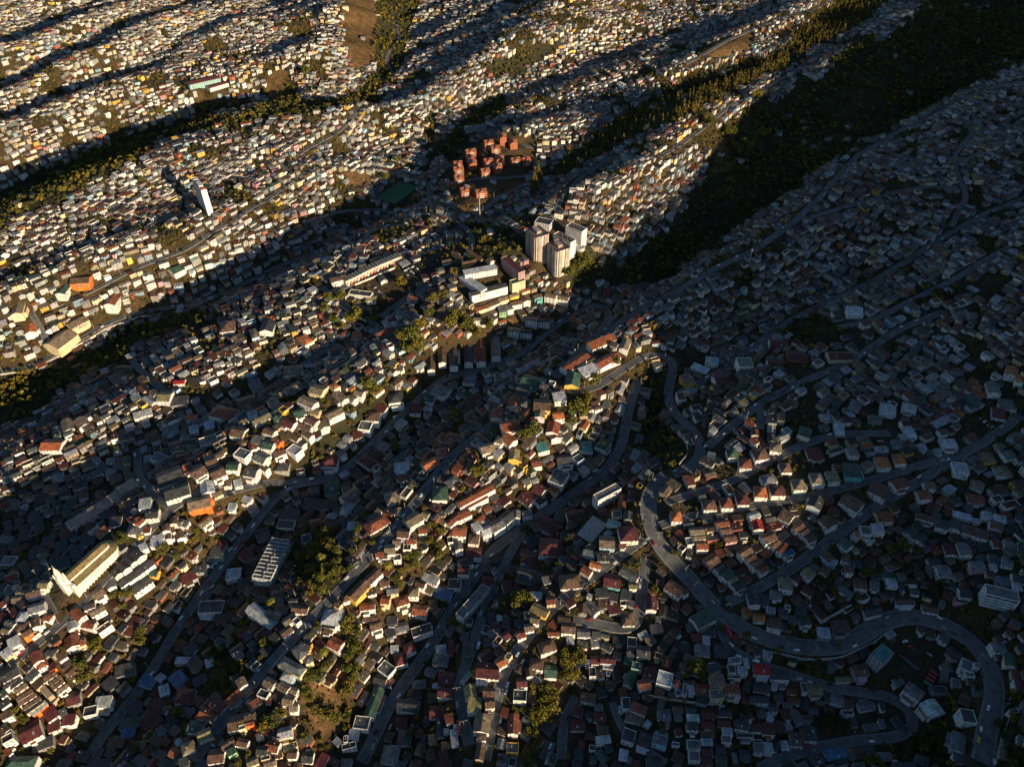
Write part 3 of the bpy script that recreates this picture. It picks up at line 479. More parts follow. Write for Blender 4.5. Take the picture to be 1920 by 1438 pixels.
# ------------------------------------------------------------ streets: width, photo pixels
ROADS = [
 (8,[(905,1445),(923,1348),(940,1265),(962,1230),(1000,1180),(1045,1130),(1100,1090),(1150,1050),(1200,1015),(1218,1000)]),
 (7,[(884,1415),(870,1348),(857,1291),(869,1256),(885,1223),(893,1190),(907,1142),(927,1100),(949,1051),(985,985)]),
 (9,[(670,1445),(707,1373),(733,1315),(767,1268),(800,1225),(850,1141),(882,1091),(905,1055),(935,1020),(985,985),(1040,950),(1090,915),(1140,880),(1165,840),(1180,760),(1200,700)]),
 (8,[(353,1445),(413,1357),(453,1311),(487,1265),(529,1223),(570,1173),(640,1103),(690,1046),(733,1000),(773,950),(827,880),(853,850),(880,830),(930,790),(985,740),(1030,705)]),
 (8,[(150,1445),(190,1380),(250,1310),(290,1250),(330,1180),(378,1112),(413,1065),(447,1021),(475,985),(500,950),(540,907),(600,905),(650,880),(700,830),(750,780),(833,707),(910,690),(973,667),(1030,620),(1073,590),(1112,570),(1140,577),(1143,600),(1110,640),(1060,690),(1035,712)]),
 (7,[(-30,1300),(30,1240),(65,1210),(110,1175),(150,1135),(190,1095),(225,1060),(265,1010),(310,965),(350,930),(430,900)]),
 (7,[(333,957),(363,948),(410,931),(459,913),(532,899),(598,903)]), (6,[(60,1080),(85,1120),(110,1170)]), (7,[(253,830),(260,897),(300,940),(333,957)]),
 (8,[(1030,712),(1100,660),(1170,600),(1245,560),(1330,510),(1413,472),(1493,413),(1547,360),(1607,293),(1700,240),(1800,190),(1925,150)]),
 (9,[(1040,722),(1073,737),(1120,727),(1160,697),(1207,667),(1240,660),(1267,680),(1257,713),(1250,747),(1268,780),(1300,805),(1318,840),(1308,868),(1280,885),(1250,895)]),
 (13,[(1262,886),(1232,903),(1216,928),(1213,960),(1225,1000),(1245,1040),(1290,1080),(1330,1130),(1370,1165),(1420,1195),(1500,1215),(1560,1215),(1600,1203),(1640,1172),(1690,1152),(1740,1157),(1800,1182),(1840,1215),(1865,1260),(1867,1320),(1848,1370),(1842,1445)]),
 (7,[(1265,745),(1347,700),(1397,660),(1480,603),(1563,563),(1647,523),(1697,493),(1760,450),(1850,400),(1925,370)]),
 (7,[(1318,845),(1370,800),(1427,755),(1513,713),(1597,677),(1680,620),(1780,580)]), (6,[(1427,755),(1425,815)]),
 (7,[(1235,948),(1300,925),(1363,907),(1447,863),(1520,827),(1580,813),(1680,813)]),
 (8,[(1925,770),(1860,820),(1813,847),(1747,887),(1647,947),(1560,1010),(1480,1070),(1400,1115),(1350,1135)]),
 (7,[(1813,847),(1663,893),(1540,927),(1397,950),(1290,968),(1225,990)]),
 (7,[(1345,1150),(1360,1215),(1420,1245),(1500,1270),(1560,1290),(1600,1297),(1667,1302),(1708,1323),(1723,1348),(1717,1368),(1693,1382),(1600,1388),(1500,1408),(1410,1445)]),
 (6,[(1053,1445),(1053,1365),(1063,1323),(1093,1291)]), (6,[(1012,1445),(1027,1398),(1043,1372)]),
 (8,[(1060,1155),(1120,1170),(1193,1187),(1202,1125),(1212,1030)]), (4,[(1145,1300),(1157,1360),(1190,1395),(1225,1415),(1265,1440)]),
 (7,[(560,420),(640,395),(720,392),(800,402),(850,412),(880,432),(886,460),(870,490)]), (7,[(880,410),(920,385),(975,350),(1045,325)]),
 (6,[(845,350),(930,335),(1045,315)]), (6,[(975,262),(990,280),(1040,275),(1090,272)]),
 (7,[(-20,697),(60,690),(130,650),(200,605),(260,585),(350,575),(420,550),(520,500),(620,462),(700,430),(760,420)]),
 (7,[(610,553),(700,515),(780,480),(850,455),(872,448)]), (7,[(705,603),(760,560),(850,515),(878,495)]), (6,[(595,535),(650,575),(700,605),(735,635)]),
 (6,[(47,567),(73,610),(100,663)]), (6,[(245,675),(290,720),(325,745)]), (6,[(597,-10),(597,65)]),
 (6,[(1280,125),(1340,90),(1400,60),(1480,30),(1570,-5)]), (6,[(1540,100),(1480,140),(1400,185),(1320,240),(1230,300)]),
 (6,[(1827,247),(1787,293),(1793,327),(1813,367),(1780,433)]), (6,[(1513,410),(1600,383),(1680,360),(1800,353)]),
 (6,[(807,390),(803,350),(827,320),(853,303)]), (5,[(740,143),(723,110),(750,77),(737,20)]), (6,[(560,290),(640,245),(740,187),(853,123),(930,80),(1010,40)]),
 (6,[(430,415),(480,387),(547,340),(600,310)]), (6,[(500,283),(547,327)]), (6,[(700,430),(640,500),(600,535)]),
 (6,[(380,810),(460,760),(560,690),(640,640)]), (6,[(150,560),(260,500),(350,470),(430,415)]), (6,[(1040,405),(1080,340),(1150,290)]),
 (6,[(1560,620),(1640,600),(1760,540),(1900,460)]),
]
# ------------------------------------------------------------ ground cover zones (photo pixels): f wood, b bare dry slope, p nothing built
ZONES = [
 ('f',[(1345,290),(1420,215),(1480,170),(1560,130),(1640,90),(1700,40),(1760,-20),(1940,-20),(1940,110),(1800,175),(1690,235),(1570,295),(1490,360),(1400,420),(1300,490),(1240,530),(1150,545),(1120,520),(1200,470),(1270,400),(1310,350)]),
 ('f',[(-10,350),(90,315),(180,280),(250,245),(330,225),(430,215),(520,190),(550,150),(562,190),(640,190),(700,140),(700,90),(705,40),(710,-20),(800,-20),(770,60),(760,120),(700,190),(620,205),(520,222),(440,240),(360,255),(300,265),(270,300),(180,340),(120,380),(60,400),(-10,420)]),
 ('f',[(1010,330),(1095,268),(1150,222),(1230,180),(1294,138),(1390,112),(1421,111),(1471,88),(1501,48),(1555,4),(1580,-10),(1700,-10),(1663,4),(1613,50),(1571,72),(1525,92),(1478,129),(1440,138),(1394,164),(1340,198),(1285,222),(1200,256),(1110,304),(1060,335)]),
 ('f',[(870,230),(940,170),(960,200),(1000,190),(900,240),(860,300),(800,300),(830,260)]),
 ('b',[(640,-10),(700,-10),(710,60),(700,120),(660,140),(645,80)]), ('b',[(500,150),(520,125),(545,140),(545,185),(500,200)]),
 ('b',[(1360,70),(1420,60),(1410,100),(1340,110),(1300,105)]), ('b',[(640,320),(690,320),(700,350),(660,350)]),
 ('f',[(-10,705),(120,680),(200,640),(230,612),(330,595),(400,580),(380,610),(280,640),(220,680),(130,730),(60,790),(-10,810)]),
 ('f',[(1205,700),(1240,730),(1240,780),(1290,830),(1290,870),(1240,880),(1200,850),(1205,780)]),
 ('f',[(540,885),(600,820),(660,770),(720,720),(765,690),(750,720),(700,770),(640,830),(580,890)]),
 ('f',[(820,415),(870,440),(880,480),(960,490),(1000,460),(960,430),(900,420)]), ('b',[(850,360),(930,345),(1030,330),(960,370),(900,395),(850,400)]),
 ('f',[(1060,490),(1100,440),(1130,500),(1110,550),(1060,530)]), ('f',[(560,990),(640,990),(640,1090),(600,1120),(550,1080)]),
 ('p',[(705,375),(740,330),(790,345),(780,385),(730,392)]), ('p',[(865,500),(910,490),(960,520),(985,560),(870,580),(850,540)]),
 ('p',[(640,540),(800,480),(830,500),(700,595)]), ('p',[(975,420),(1110,410),(1105,500),(1060,520),(980,500)]), ('p',[(840,270),(1010,255),(1000,330),(860,385),(840,360)]),
 ('f',[(1620,1335),(1700,1400),(1790,1300),(1800,1445),(1560,1445),(1660,1395)]), ('f',[(1880,1310),(1925,1280),(1925,1445),(1870,1445)]),
 ('p',[(1600,1235),(1690,1170),(1780,1210),(1760,1300),(1650,1290)]), ('f',[(230,1270),(330,1150),(400,1090),(330,1210),(260,1290)]),
 ('f',[(380,1190),(470,1220),(480,1260),(440,1290),(400,1240)]), ('b',[(560,1290),(600,1260),(640,1300),(640,1370),(590,1380)]),
 ('p',[(1080,980),(1130,960),(1140,1000),(1105,1020)]), ('p',[(1590,800),(1680,790),(1680,830),(1600,830)]),
 ('f',[(1395,205),(1430,178),(1455,195),(1455,260),(1400,335),(1340,350),(1305,365),(1325,310),(1345,262)]), ('b',[(1352,262),(1380,250),(1372,318),(1335,325)]), ('b',[(1440,62),(1480,40),(1500,48),(1470,80)]), ('b',[(940,600),(1000,590),(1000,615),(930,620)]), ('p',[(85,1090),(225,985),(250,1010),(130,1150)]),
 ('f',[(900,120),(1000,90),(1090,60),(1000,120),(930,150)]), ('f',[(1380,520),(1420,500),(1420,545),(1370,545)]), ('f',[(1440,620),(1540,590),(1600,620),(1520,660)]),
 ('f',[(1700,540),(1780,520),(1800,560),(1720,580)]), ('f',[(1560,110),(1640,60),(1640,100),(1560,150)]),
]
# ------------------------------------------------------------ trees traced: tile -> x y radius kind (b broad, d dark, p palm)
TREES = {
(0,1198):"1580 20 90;170 790 70;930 300 110;1100 100 70;960 420 120;880 460 70;1520 1240 80;1750 1250 60;1480 1390 50;1650 1290 30;1890 700 50;270 900 50;700 90 50;410 375 25;1650 1110 30;1040 60 70",
(320,1198):"1040 50 70;1010 190 40;760 270 50;800 370 60;410 560 30;0 700 40;80 840 80;1720 150 60 p;1800 240 50;1560 420 90;1650 420 80;1520 560 80;1560 650 90;1150 920 100;1240 830 80;1040 990 80;1000 930 60;870 1300 60;750 1390 50;640 10 30;1750 850 90;1850 900 80;1620 780 60;1500 1080 60;930 310 40;1740 300 60;1340 1150 40",
(640,1198):"150 100 110;100 200 90;230 120 80;60 330 90;100 500 90;60 600 90;50 860 60;170 300 60;130 410 80;1510 400 60 p;850 900 70 d;820 1050 80 d;1030 1010 50;1800 1330 50",
(960,1198):"620 130 60;570 200 90;650 280 110;740 230 110;760 120 80;620 400 110;700 420 90;380 620 120;450 750 130;280 560 90;300 850 120;260 930 100;120 800 60;230 1050 90;250 1200 90;200 1300 90;180 1400 90;1320 600 30;1680 940 40;1700 230 40;240 350 50;1760 640 40;1550 900 40;420 880 90;350 730 100;480 640 80",
(1280,1198):"160 350 120;90 290 70;220 430 60;40 400 60;920 70 25;1070 110 25;850 130 20;1520 200 40;1750 50 30;1650 850 80 d;1600 950 90 d;1700 1000 80 d;1800 950 90 d;700 800 60 d;800 790 60 d;600 1160 50 d;50 1080 40 d",
(1600,1198):"1400 520 60 d;950 1100 100 d;800 1150 90 d;700 1100 80 d;1000 1250 80 d;1650 950 70 d;1700 1100 80 d;1800 1250 90 d;1850 640 60;950 130 50 d;600 1250 60 d;900 980 80 d",
(0,958):"1380 350 90;1840 450 90;1430 940 90;1280 930 60;1580 1380 80;1760 490 50;1390 1060 60",
(320,958):"270 330 70;280 250 60;120 400 70;60 500 50;1450 500 60;1740 270 90;1800 400 80;1600 400 80;1700 540 60 p;1870 450 70;1870 560 70;1760 640 80;1830 700 80;1680 760 90;1600 850 80;1700 880 90;1560 920 60;1760 900 60;1450 790 60;1140 1040 60 p;580 1320 40;640 1240 40;880 1320 50;1010 1390 50;1650 1290 60;850 1240 40;1560 1370 40",
(640,958):"260 40 60;190 200 60;220 370 50;110 440 50;100 620 50;20 660 40;520 620 60 p;740 520 70;810 600 80;700 660 70;620 750 60;820 500 60;1070 380 70;1110 500 90;1030 150 60;1120 230 70;990 330 60;80 1270 100;180 1360 90;60 1340 70;350 350 50;1820 1070 80;1880 1000 60;1160 1050 50 d;160 320 50;650 820 60",
(960,958):"60 1030 120;150 1000 110;40 960 70;510 590 40;1400 600 70;1320 600 50;740 110 50;700 480 30;700 1140 70 d;1840 470 50;1600 880 60;1680 900 30;550 220 40 d;150 220 70 d;640 330 70 d",
(1280,958):"1060 550 30;1620 770 60;1700 880 60;1750 950 50;720 1390 70;1220 1300 50;1680 400 40;1530 760 60 d;400 380 40 d;1510 1400 40;430 1310 50",
(1600,958):"540 400 110;430 430 80;720 430 70;170 700 90;620 80 70 d;880 280 60 d;340 900 60 d;60 970 60;60 1060 50;900 900 80 d;1000 830 70 d;620 640 80 d;1800 1180 50",
}
# middle tiles at three to one
TREES3 = "90 345 50;5 400 30;520 250 40;640 95 30;340 160 40;580 230 40;500 330 40;620 400 60;700 420 60;760 440 50;830 400 50;650 350 50;400 470 70;340 470 50;430 530 60;380 540 50;450 400 50;170 445 15;230 490 15;60 530 15;150 740 60;190 770 50;430 715 20;1070 1000 60;1030 1020 50;1340 880 70;1380 820 50;1290 930 40;1430 690 40;1540 600 40;1400 720 40;770 1220 50;680 1310 30;640 900 50;310 1080 40;1310 80 60;1360 60 60;1270 110 50;1830 80 50;60 870 40;1210 600 30"
CARS = {
(640,1198):"970 70;550 980;390 1040;360 1200;290 1330;1870 510;1855 590;1820 780;1790 920;1780 960;1770 1020;1305 730;1545 70 t",
(960,1198):"120 250;640 880;430 1200;410 1300;390 1370;1690 45;1780 160",(1600,1198):"585 20;640 80;680 110;860 170;240 35;20 75;520 310;1520 770;1410 1130 y;1840 370;1590 1380;230 690;1430 370",
(320,958):"930 160;870 250;790 350;760 390;740 410;670 430;570 630;470 850;350 920",(640,958):"590 190;250 490;1690 495;1520 710;1290 1050;700 50;460 340",(960,958):"1490 360;1525 310;735 945;1455 770;1440 850;830 1310;1160 580",
(1280,958):"340 1020;515 1360 B",(1600,958):"335 1280;380 1195",(0,1198):"235 155;985 1095",(320,1198):"870 700;580 1070;585 1150",(1280,1198):"820 250 t;575 130;545 60;630 190;1310 445;1180 1400",
}
CARS3 = "830 605;775 620;690 645;590 672;640 665;950 600;370 835;300 905;760 1030;555 1210;450 1345;1190 1370;1360 1235;1640 1250;1670 1240;1730 1210;1690 1280;1655 1320;1680 1390;1780 310;1325 490;2480 760;3500 850;3540 850;3250 1240;3600 910;3620 930;3640 950;3660 960;189 177;210 198;228 210;240 222;261 234;270 240;345 66;360 80;375 70;390 85;405 95;420 90;440 110;400 60;425 70;370 105"
POLES = [(960+1460/6,958+110/6),(960+1575/6,958+125/6),(960+1645/6,958+320/6),(960+1435/6,958+320/6),(960+1500/6,958+565/6),(960+545/6,958+1060/6),(1285,1075),(1302,1105),(1345,1135),
 (1474,1215),(1526,1225),(1390,1212),(857,1300),(870,1362),(937,1302),(913,1407),(954,1252),(22,1152),(110,1168),(163,1120),(222,1060),(275,1010),(700,1050),(732,1000),(670,1035),(680,1055),(1030,710),(1065,690),(1095,730),(1125,720),(1145,645),(1310,900),(1332,925),(555,1120),(620,1120),(575,1180)]
TR3 = {
(640,480): """1255 640 1380 560 50 grw2;1400 515 1530 460 40 sow2;1265 690 1340 700 70 gny2;1350 660 1430 630 50 slw2;1440 610 1550 550 50 grw2;1575 490 1620 500 60 gtw2;1085 830 1175 835 60 gby2;1195 800 1260 790 45 slw2;1020 690 1130 720 70 gnw2;945 820 1010 820 60 grw2;845 880 910 885 55 grw2;980 745 1060 770 60 gkw2;690 685 755 690 60 hgw1;520 745 600 770 55 hgw2;565 490 568 600 40 gbw1;630 490 632 620 45 gkw1;712 490 716 600 45 gkw1;782 470 786 600 50 gmw1;865 460 870 570 50 ggw1;502 560 505 640 40 gbw1
900 960 1000 945 60 grw2;915 1010 970 1050 60 gow2;1160 960 1225 970 60 grw2;1190 900 1250 890 45 gow2;1085 880 1150 885 60 gtw2;1170 1010 1230 1000 55 grw2;785 1090 855 1070 50 gtw2;860 1025 920 1040 55 htw2;945 1115 1000 1120 55 gyy2;1100 1085 1160 1070 45 sew1;1070 1170 1120 1160 40 grw1;590 1015 655 1030 55 grw1;465 1190 540 1150 45 gow2;525 1110 600 1100 60 hrw2;300 1200 385 1190 65 flw1;250 1370 320 1350 65 htw2;515 1330 595 1330 80 hnw1;600 1245 655 1290 80 hgw1;650 1400 860 1290 45 grw2;1185 1230 1260 1260 80 fgw2;1015 1340 1080 1380 70 gmw1;1090 1300 1140 1330 60 gmw1;1210 1150 1300 1140 60 gkw2;1445 1045 1500 1070 60 hnw2;1340 1070 1410 1070 55 hew1;145 895 215 900 55 hbw2;95 950 175 960 60 fgw2;190 850 255 870 50 smw1;265 800 345 790 55 hkw2;445 790 530 800 50 gnw1;385 860 445 860 45 smw1;60 450 110 450 40 gow1;200 450 290 410 40 grw1""",
(1280,480): """405 1325 470 1330 60 how2;305 1370 365 1370 60 hmw2;495 1320 570 1320 55 hmw2;620 1285 685 1285 60 htw2;725 1250 790 1250 60 htw2;815 1240 875 1240 55 hyw2;910 1200 1000 1210 75 hne2;1090 1160 1160 1160 55 how2;1190 1140 1245 1140 55 how1;930 1100 985 1100 45 hgw2;700 1110 785 1110 60 hmw1;215 1390 275 1390 55 hrw2;115 1400 185 1400 55 hbw2;550 1190 605 1190 55 hbw2;450 1260 520 1245 50 hgw2;320 1165 385 1170 50 hrw2;400 1120 475 1110 60 hbw2;495 1070 555 1080 45 htw2;250 1110 310 1110 55 hnw2;1055 1295 1150 1340 65 gbw2;1180 1290 1255 1270 55 grw2;905 1355 1000 1415 65 gbw2;715 1370 785 1400 65 gkw2;1520 1190 1600 1200 55 flw2;1620 1275 1690 1300 40 gtw1;1320 1345 1390 1340 50 grw2;1350 1290 1425 1290 45 gtw2;1600 1360 1690 1370 45 grw1;1680 1135 1745 1130 55 hty1;1760 1210 1840 1210 55 htw1;1805 1120 1870 1110 50 hgw1
1110 860 1195 880 50 slw1;1235 850 1310 870 40 slw1;940 830 1000 850 45 sgw1;855 975 905 980 55 slw1;655 980 720 1000 50 hnw2;1250 1000 1305 1000 45 slw1;1450 1060 1535 1060 45 slw1;925 310 1010 320 40 slw2;1600 790 1680 845 40 gnw1;1790 830 1865 840 55 hgw1;1730 880 1820 900 60 smw1;1820 640 1885 660 45 gow2;1870 690 1917 700 45 gow2;1715 740 1780 750 55 ggw2;130 590 200 600 35 slw2;55 620 140 655 30 slw1;0 700 60 690 55 gty2;180 700 260 690 55 gmw1;310 600 390 600 50 fgw3;490 490 590 500 50 gmw1;590 560 700 570 45 gmr1;820 560 950 560 45 gmc2;480 600 570 600 30 gmw1""",
(0,480): """290 520 400 440 70 gtc3;375 400 490 340 50 gtc2;70 300 130 290 60 gtc2;140 420 205 405 45 gow1;330 190 380 190 50 gnw2;390 140 520 130 50 gbo2;600 250 660 250 50 grw3;1240 400 1320 390 60 hbw2;1340 840 1440 810 60 gbw2;1200 870 1320 900 70 hrw3;240 1060 350 1060 60 gow2;350 960 410 940 60 gtw2;430 950 490 920 50 gtw2;970 1070 1050 1060 50 gbw2;890 1260 1020 1210 80 gkw2;930 1340 1060 1300 70 gkw2;1130 1310 1200 1290 60 glw1;1180 1240 1270 1200 70 gbw2;1080 1230 1150 1190 60 gbw2;1060 1400 1180 1370 60 gto2;1010 1050 1220 1030 40 gkw1;1270 1180 1350 1180 55 gnw2;1600 650 1700 640 50 gtw2;1690 450 1740 490 50 how2;1410 440 1450 430 50 htb2;1470 400 1540 400 55 gkw2;960 90 1020 60 40 gnw1;650 640 740 640 40 gbw1;980 710 1040 705 25 gcw1""",
}
TR[(600,470)] = """336 468 576 498 55 fkw1;510 540 640 535 75 gyw1;670 330 740 310 50 gnw1;1000 520 1090 550 45 grw2;990 600 1060 590 50 gtw2;920 640 1030 660 60 gbw2;870 700 960 730 55 ggw2;960 765 1040 790 45 gbw2;1060 725 1130 745 40 ggw2;120 330 290 290 60 gbw2
1488 18 1596 90 30 gby1;1674 6 1824 102 30 gby1;1608 156 1752 120 45 gby1;1380 130 1470 110 40 gbw1;1460 205 1560 195 25 gbw1;1742 667 1878 624 50 grc1;1890 620 2000 578 45 gbw1;2010 560 2110 530 40 gtc1;2120 515 2240 480 38 gty1;2250 465 2360 425 40 grc1;2010 670 2085 660 55 sgn2;2100 650 2160 635 45 sgw2;2150 605 2260 580 40 gbw2;2275 555 2350 540 60 gbw2;2390 525 2500 495 55 gbe2"""
# big buildings: name, roof axis ends (photo px), width px, height m, kind, roof rgb key, wall rgb, storeys, label
BIG = [
 ('slab_tower',364,334,382,357,10,37,'f','g',(.78,.77,.74),13,'tall thin white slab tower block with blank end wall, rising alone over the left hillside','tower block'),
 ('apartment_tower',996,438,1019,431,22,33,'f','g',(.52,.45,.39),14,'pinkish apartment tower with red roof rim, left of the pair beside the white slabs','apartment tower'),
 ('apartment_tower',1036,464,1059,457,22,36,'f','g',(.62,.58,.5),15,'cream and blue-grey apartment tower, right and nearer of the pair','apartment tower'),
 ('apartment_slab',1043,437,1075,453,9,24,'f','k',(.8,.8,.8),8,'white apartment slab with dark roof just behind the nearer apartment tower','apartment block'),
 ('apartment_slab',1066,421,1096,432,10,24,'f','k',(.8,.8,.8),8,'white apartment slab with long open balconies, farthest right of the tower group','apartment block'),
 ('apartment_block',945,482,978,510,11,15,'f','m',(.42,.29,.29),5,'dull pink stepped apartment block on the street left of the towers','apartment block'),
 ('school_annexe',1006,412,1034,418,11,9,'f','k',(.6,.6,.62),3,'low dark-roofed block behind the apartment towers with two white stripes','school'),
 ('school_wing',866,518,907,544,11,7,'s','l',(.7,.7,.68),2,'pale blue-grey roofed school wing, long side of the walled courtyard','school'),
 ('school_wing',870,512,930,501,8,8,'s','l',(.75,.74,.7),2,'pale roofed school wing closing the upper side of the courtyard','school'),
 ('school_hall',882,551,949,533,9,11,'g','k',(.8,.79,.75),3,'white school hall with painted mural wall beside the courtyard','school'),
 ('apartment_block',958,530,982,523,8,15,'f','n',(.72,.68,.42),5,'cream-yellow five storey block right of the mural wall','apartment block'),
 ('apartment_block',1023,552,1043,556,8,10,'g','t',(.75,.74,.7),3,'white flats with tan roof at the road bend, left half of the pair','apartment block'),
 ('apartment_block',1046,556,1066,560,8,10,'g','t',(.75,.74,.7),3,'white flats with tan roof at the road bend, right half of the pair','apartment block'),
 ('apartment_block',865,597,884,597,6,10,'g','m',(.72,.58,.52),3,'pink three storey flats with maroon roof above the wooded bank','apartment block'),
 ('apartment_block',888,598,911,598,6,10,'g','t',(.76,.74,.66),3,'cream three storey flats with tan roof above the wooded bank','apartment block'),
 ('apartment_block',986,597,1007,599,6,10,'g','t',(.76,.75,.72),3,'white flats below the dry bank, tan roofed left half','apartment block'),
 ('apartment_block',1009,600,1031,601,6,10,'g','k',(.7,.72,.72),3,'white flats below the dry bank, dark roofed right half','apartment block'),
 ('apartment_block',952,617,973,619,7,9,'g','t',(.7,.72,.72),3,'lowest white flats in the hollow, tan roofed left half','apartment block'),
 ('apartment_block',976,620,997,622,7,9,'g','k',(.65,.68,.7),3,'lowest white flats in the hollow, dark roofed right half','apartment block'),
 ('long_school',352,157,410,144,6,9,'g','m',(.3,.5,.5),3,'long teal-walled school with red roof on the far left ridge','school'),
 ('long_school',390,164,425,154,5,7,'g','m',(.75,.73,.7),2,'shorter white-walled school wing with red roof, in front of the teal one','school'),
 ('office_block',862,1155,912,1098,17,8,'f','g',(.6,.62,.64),2,'long flat-roofed pale block with cars parked on its roof between two streets','car park building'),
 ('balcony_block',1848,1104,1910,1119,18,14,'f','g',(.78,.78,.76),4,'white four storey block with deep dark balcony openings at the far right','apartment block'),
 ('apartment_block',1643,1216,1665,1235,30,14,'f','e',(.5,.42,.44),5,'square block with bright green roof and pinkish side wall inside the road bend','apartment block'),
 ('apartment_block',1117,934,1160,911,14,13,'f','g',(.62,.63,.64),4,'pale four storey block standing alone left of the central junction','apartment block'),
 ('tank_block',490,1084,527,1010,33,12,'f','g',(.42,.45,.47),4,'long grey terrace of flats with white water tanks on its roof','apartment block'),
 ('warehouse',872,241,910,237,9,5,'g','g',(.3,.32,.33),1,'grey shed with shallow roof above the brick housing estate','warehouse'),
]
BRICK = [(916,264),(928,272),(941,254),(961,263),(882,281),(883,291),(885,301),(858,301),(859,314),(860,328),(848,341),(872,351),(901,353),(915,297),(936,293),(966,294),(986,294),(909,316),(932,309)]

TRX = {(244,712): """255 470 345 410 35 gmw1;100 500 190 570 40 skg1;190 555 270 520 70 fgc2;245 430 310 410 45 grw2;300 500 345 460 40 gbw1;345 540 410 510 45 slw2;385 490 470 450 45 grw2;295 610 350 590 50 gtc2;360 600 395 570 35 goo2;400 570 450 545 35 gtc1;455 510 495 505 35 gbw1;510 515 545 505 30 slw1;470 410 540 425 50 gnw2;520 350 575 370 45 fgw2;580 330 610 320 35 grw1;590 290 650 300 45 sgg1;615 370 665 390 45 ggw2;650 310 700 320 45 gnw2;690 290 740 310 40 gro2;565 440 620 450 50 gkw2;620 410 680 440 40 gbw2;690 370 765 340 40 gbw2;700 420 780 420 50 hkg1;780 330 825 355 45 flw2;800 290 850 320 40 gkw1;370 410 420 390 35 gbw1;410 380 465 340 30 gbw1
405 140 500 190 55 grw3;530 130 610 90 50 gtr2;575 180 620 165 35 flw2;600 210 680 170 30 gtw2;680 120 720 100 35 gtw2;690 85 750 70 35 gtw2;760 60 830 20 35 gtw2;640 80 690 50 35 gbw1;590 40 640 20 45 sgw1;330 310 430 280 45 fgw2;200 320 280 310 50 grb2;290 250 330 240 35 flw2;160 260 235 240 35 sgw1;115 370 165 390 45 fgw2;230 385 290 370 35 gmw1;275 185 325 185 30 gob1;360 180 390 180 30 gtb1;365 230 410 220 35 slw1;360 260 410 250 25 gbw1;20 180 105 155 25 slw1;140 80 200 80 45 gyw2;215 15 300 5 30 gcw1;195 110 290 100 45 skg1
885 40 945 55 45 gtc2;830 90 900 120 40 gtw2;900 70 930 55 30 grw1;985 20 1010 40 30 how2;960 180 1030 145 35 gtw2;1000 60 1050 100 40 gtw2;1060 80 1100 100 40 gtw2;1095 60 1140 70 35 gtw2;865 190 910 210 35 gbw2;820 220 890 240 35 gbw1;745 200 800 220 40 gmw1;700 190 740 180 30 gnw1;760 260 830 290 35 gbw1;840 250 890 280 35 gbw2;650 240 710 260 40 gbw2;500 250 560 260 50 gbw2;915 230 960 210 45 gtw2;870 150 930 160 35 gtc1;800 170 850 150 35 gnw1;1160 170 1215 185 50 gbb2;1120 210 1180 230 50 fgw2;1200 130 1260 150 45 hmp2;1080 280 1140 260 40 smg1;935 400 1010 400 50 hmw2;1130 380 1190 420 50 hmw2;1210 320 1260 340 45 fgg1
45 610 100 600 40 slw2;75 650 145 640 40 gkw2;0 690 60 680 50 grw2;0 760 50 740 40 gtc2;200 690 270 700 35 gtw2;160 740 250 730 45 gbw2;105 790 150 790 40 slw2;345 700 405 690 35 gtw2;480 620 515 620 30 slw1;550 580 590 590 25 slw1;570 640 620 610 45 fgg1;950 530 1020 520 60 gnw1;1040 590 1110 540 50 gtw2;1030 690 1090 700 50 fgw1;1160 720 1267 660 45 grw2;1020 650 1060 650 25 gtw1;890 690 930 700 30 grw1;1190 850 1240 840 40 grw2;850 600 980 620 40 skg1;720 700 800 680 50 fgg1;390 850 455 820 40 sng1;370 880 430 870 35 sgb1;1190 470 1230 460 30 fgw1;1100 520 1170 480 40 gmw2"""}
# ------------------------------------------------------------ streets are cut level into the slope
def smooth1(a, n):
    a = np.array(a, float)
    for _ in range(n):
        p = np.concatenate([a[:1], a, a[-1:]]); a = (p[:-2] + 2*p[1:-1] + p[2:]) / 4
    return a
RD = []; wsum = np.zeros_like(HF); hsum = np.zeros_like(HF)
def resample(P, step):
    d = np.r_[0, np.cumsum(np.hypot(*np.diff(P, axis=0).T))]; n = max(3, int(d[-1]/step))
    return np.stack([np.interp(np.linspace(0, d[-1], n), d, P[:, k]) for k in range(2)], 1)
for wd, pts in ROADS:
    wd *= .82
    px, py = np.array(pts, float).T; x, y, z = bp(px, py, 0)
    P = resample(np.stack([x, y], 1), 4.0)
    for _ in range(3): P = np.stack([smooth1(P[:, 0], 4), smooth1(P[:, 1], 4)], 1)
    P = resample(P, 4.0)
    RD.append([wd, P, None])
for r_ in RD:
    wd, P, _ = r_; hz = smooth1(ground(P[:, 0], P[:, 1]), 25); r_[2] = hz
    rad = wd/2 + 5
    for (x, y), h in zip(resample(P, 2.0), np.interp(np.linspace(0, 1, len(resample(P, 2.0))), np.linspace(0, 1, len(hz)), hz)):
        i0 = int((x - rad - GX0)/GS); i1 = int((x + rad - GX0)/GS) + 2; j0 = int((y - rad - GY0)/GS); j1 = int((y + rad - GY0)/GS) + 2
        if i0 < 0 or j0 < 0 or i1 >= MX or j1 >= MY: continue
        d = np.hypot(MXX[j0:j1, i0:i1] - x, MYY[j0:j1, i0:i1] - y); k = np.clip((rad + 2 - d)/4, 0, 1)**2
        wsum[j0:j1, i0:i1] += k; hsum[j0:j1, i0:i1] += k*h
kk = np.clip(wsum*0.6, 0, 1); HF = HF*(1-kk) + np.where(wsum > 0, hsum/np.maximum(wsum, 1e-6), 0)*kk
for r_ in RD: r_[2] = smooth1(ground(r_[1][:, 0], r_[1][:, 1]), 2)

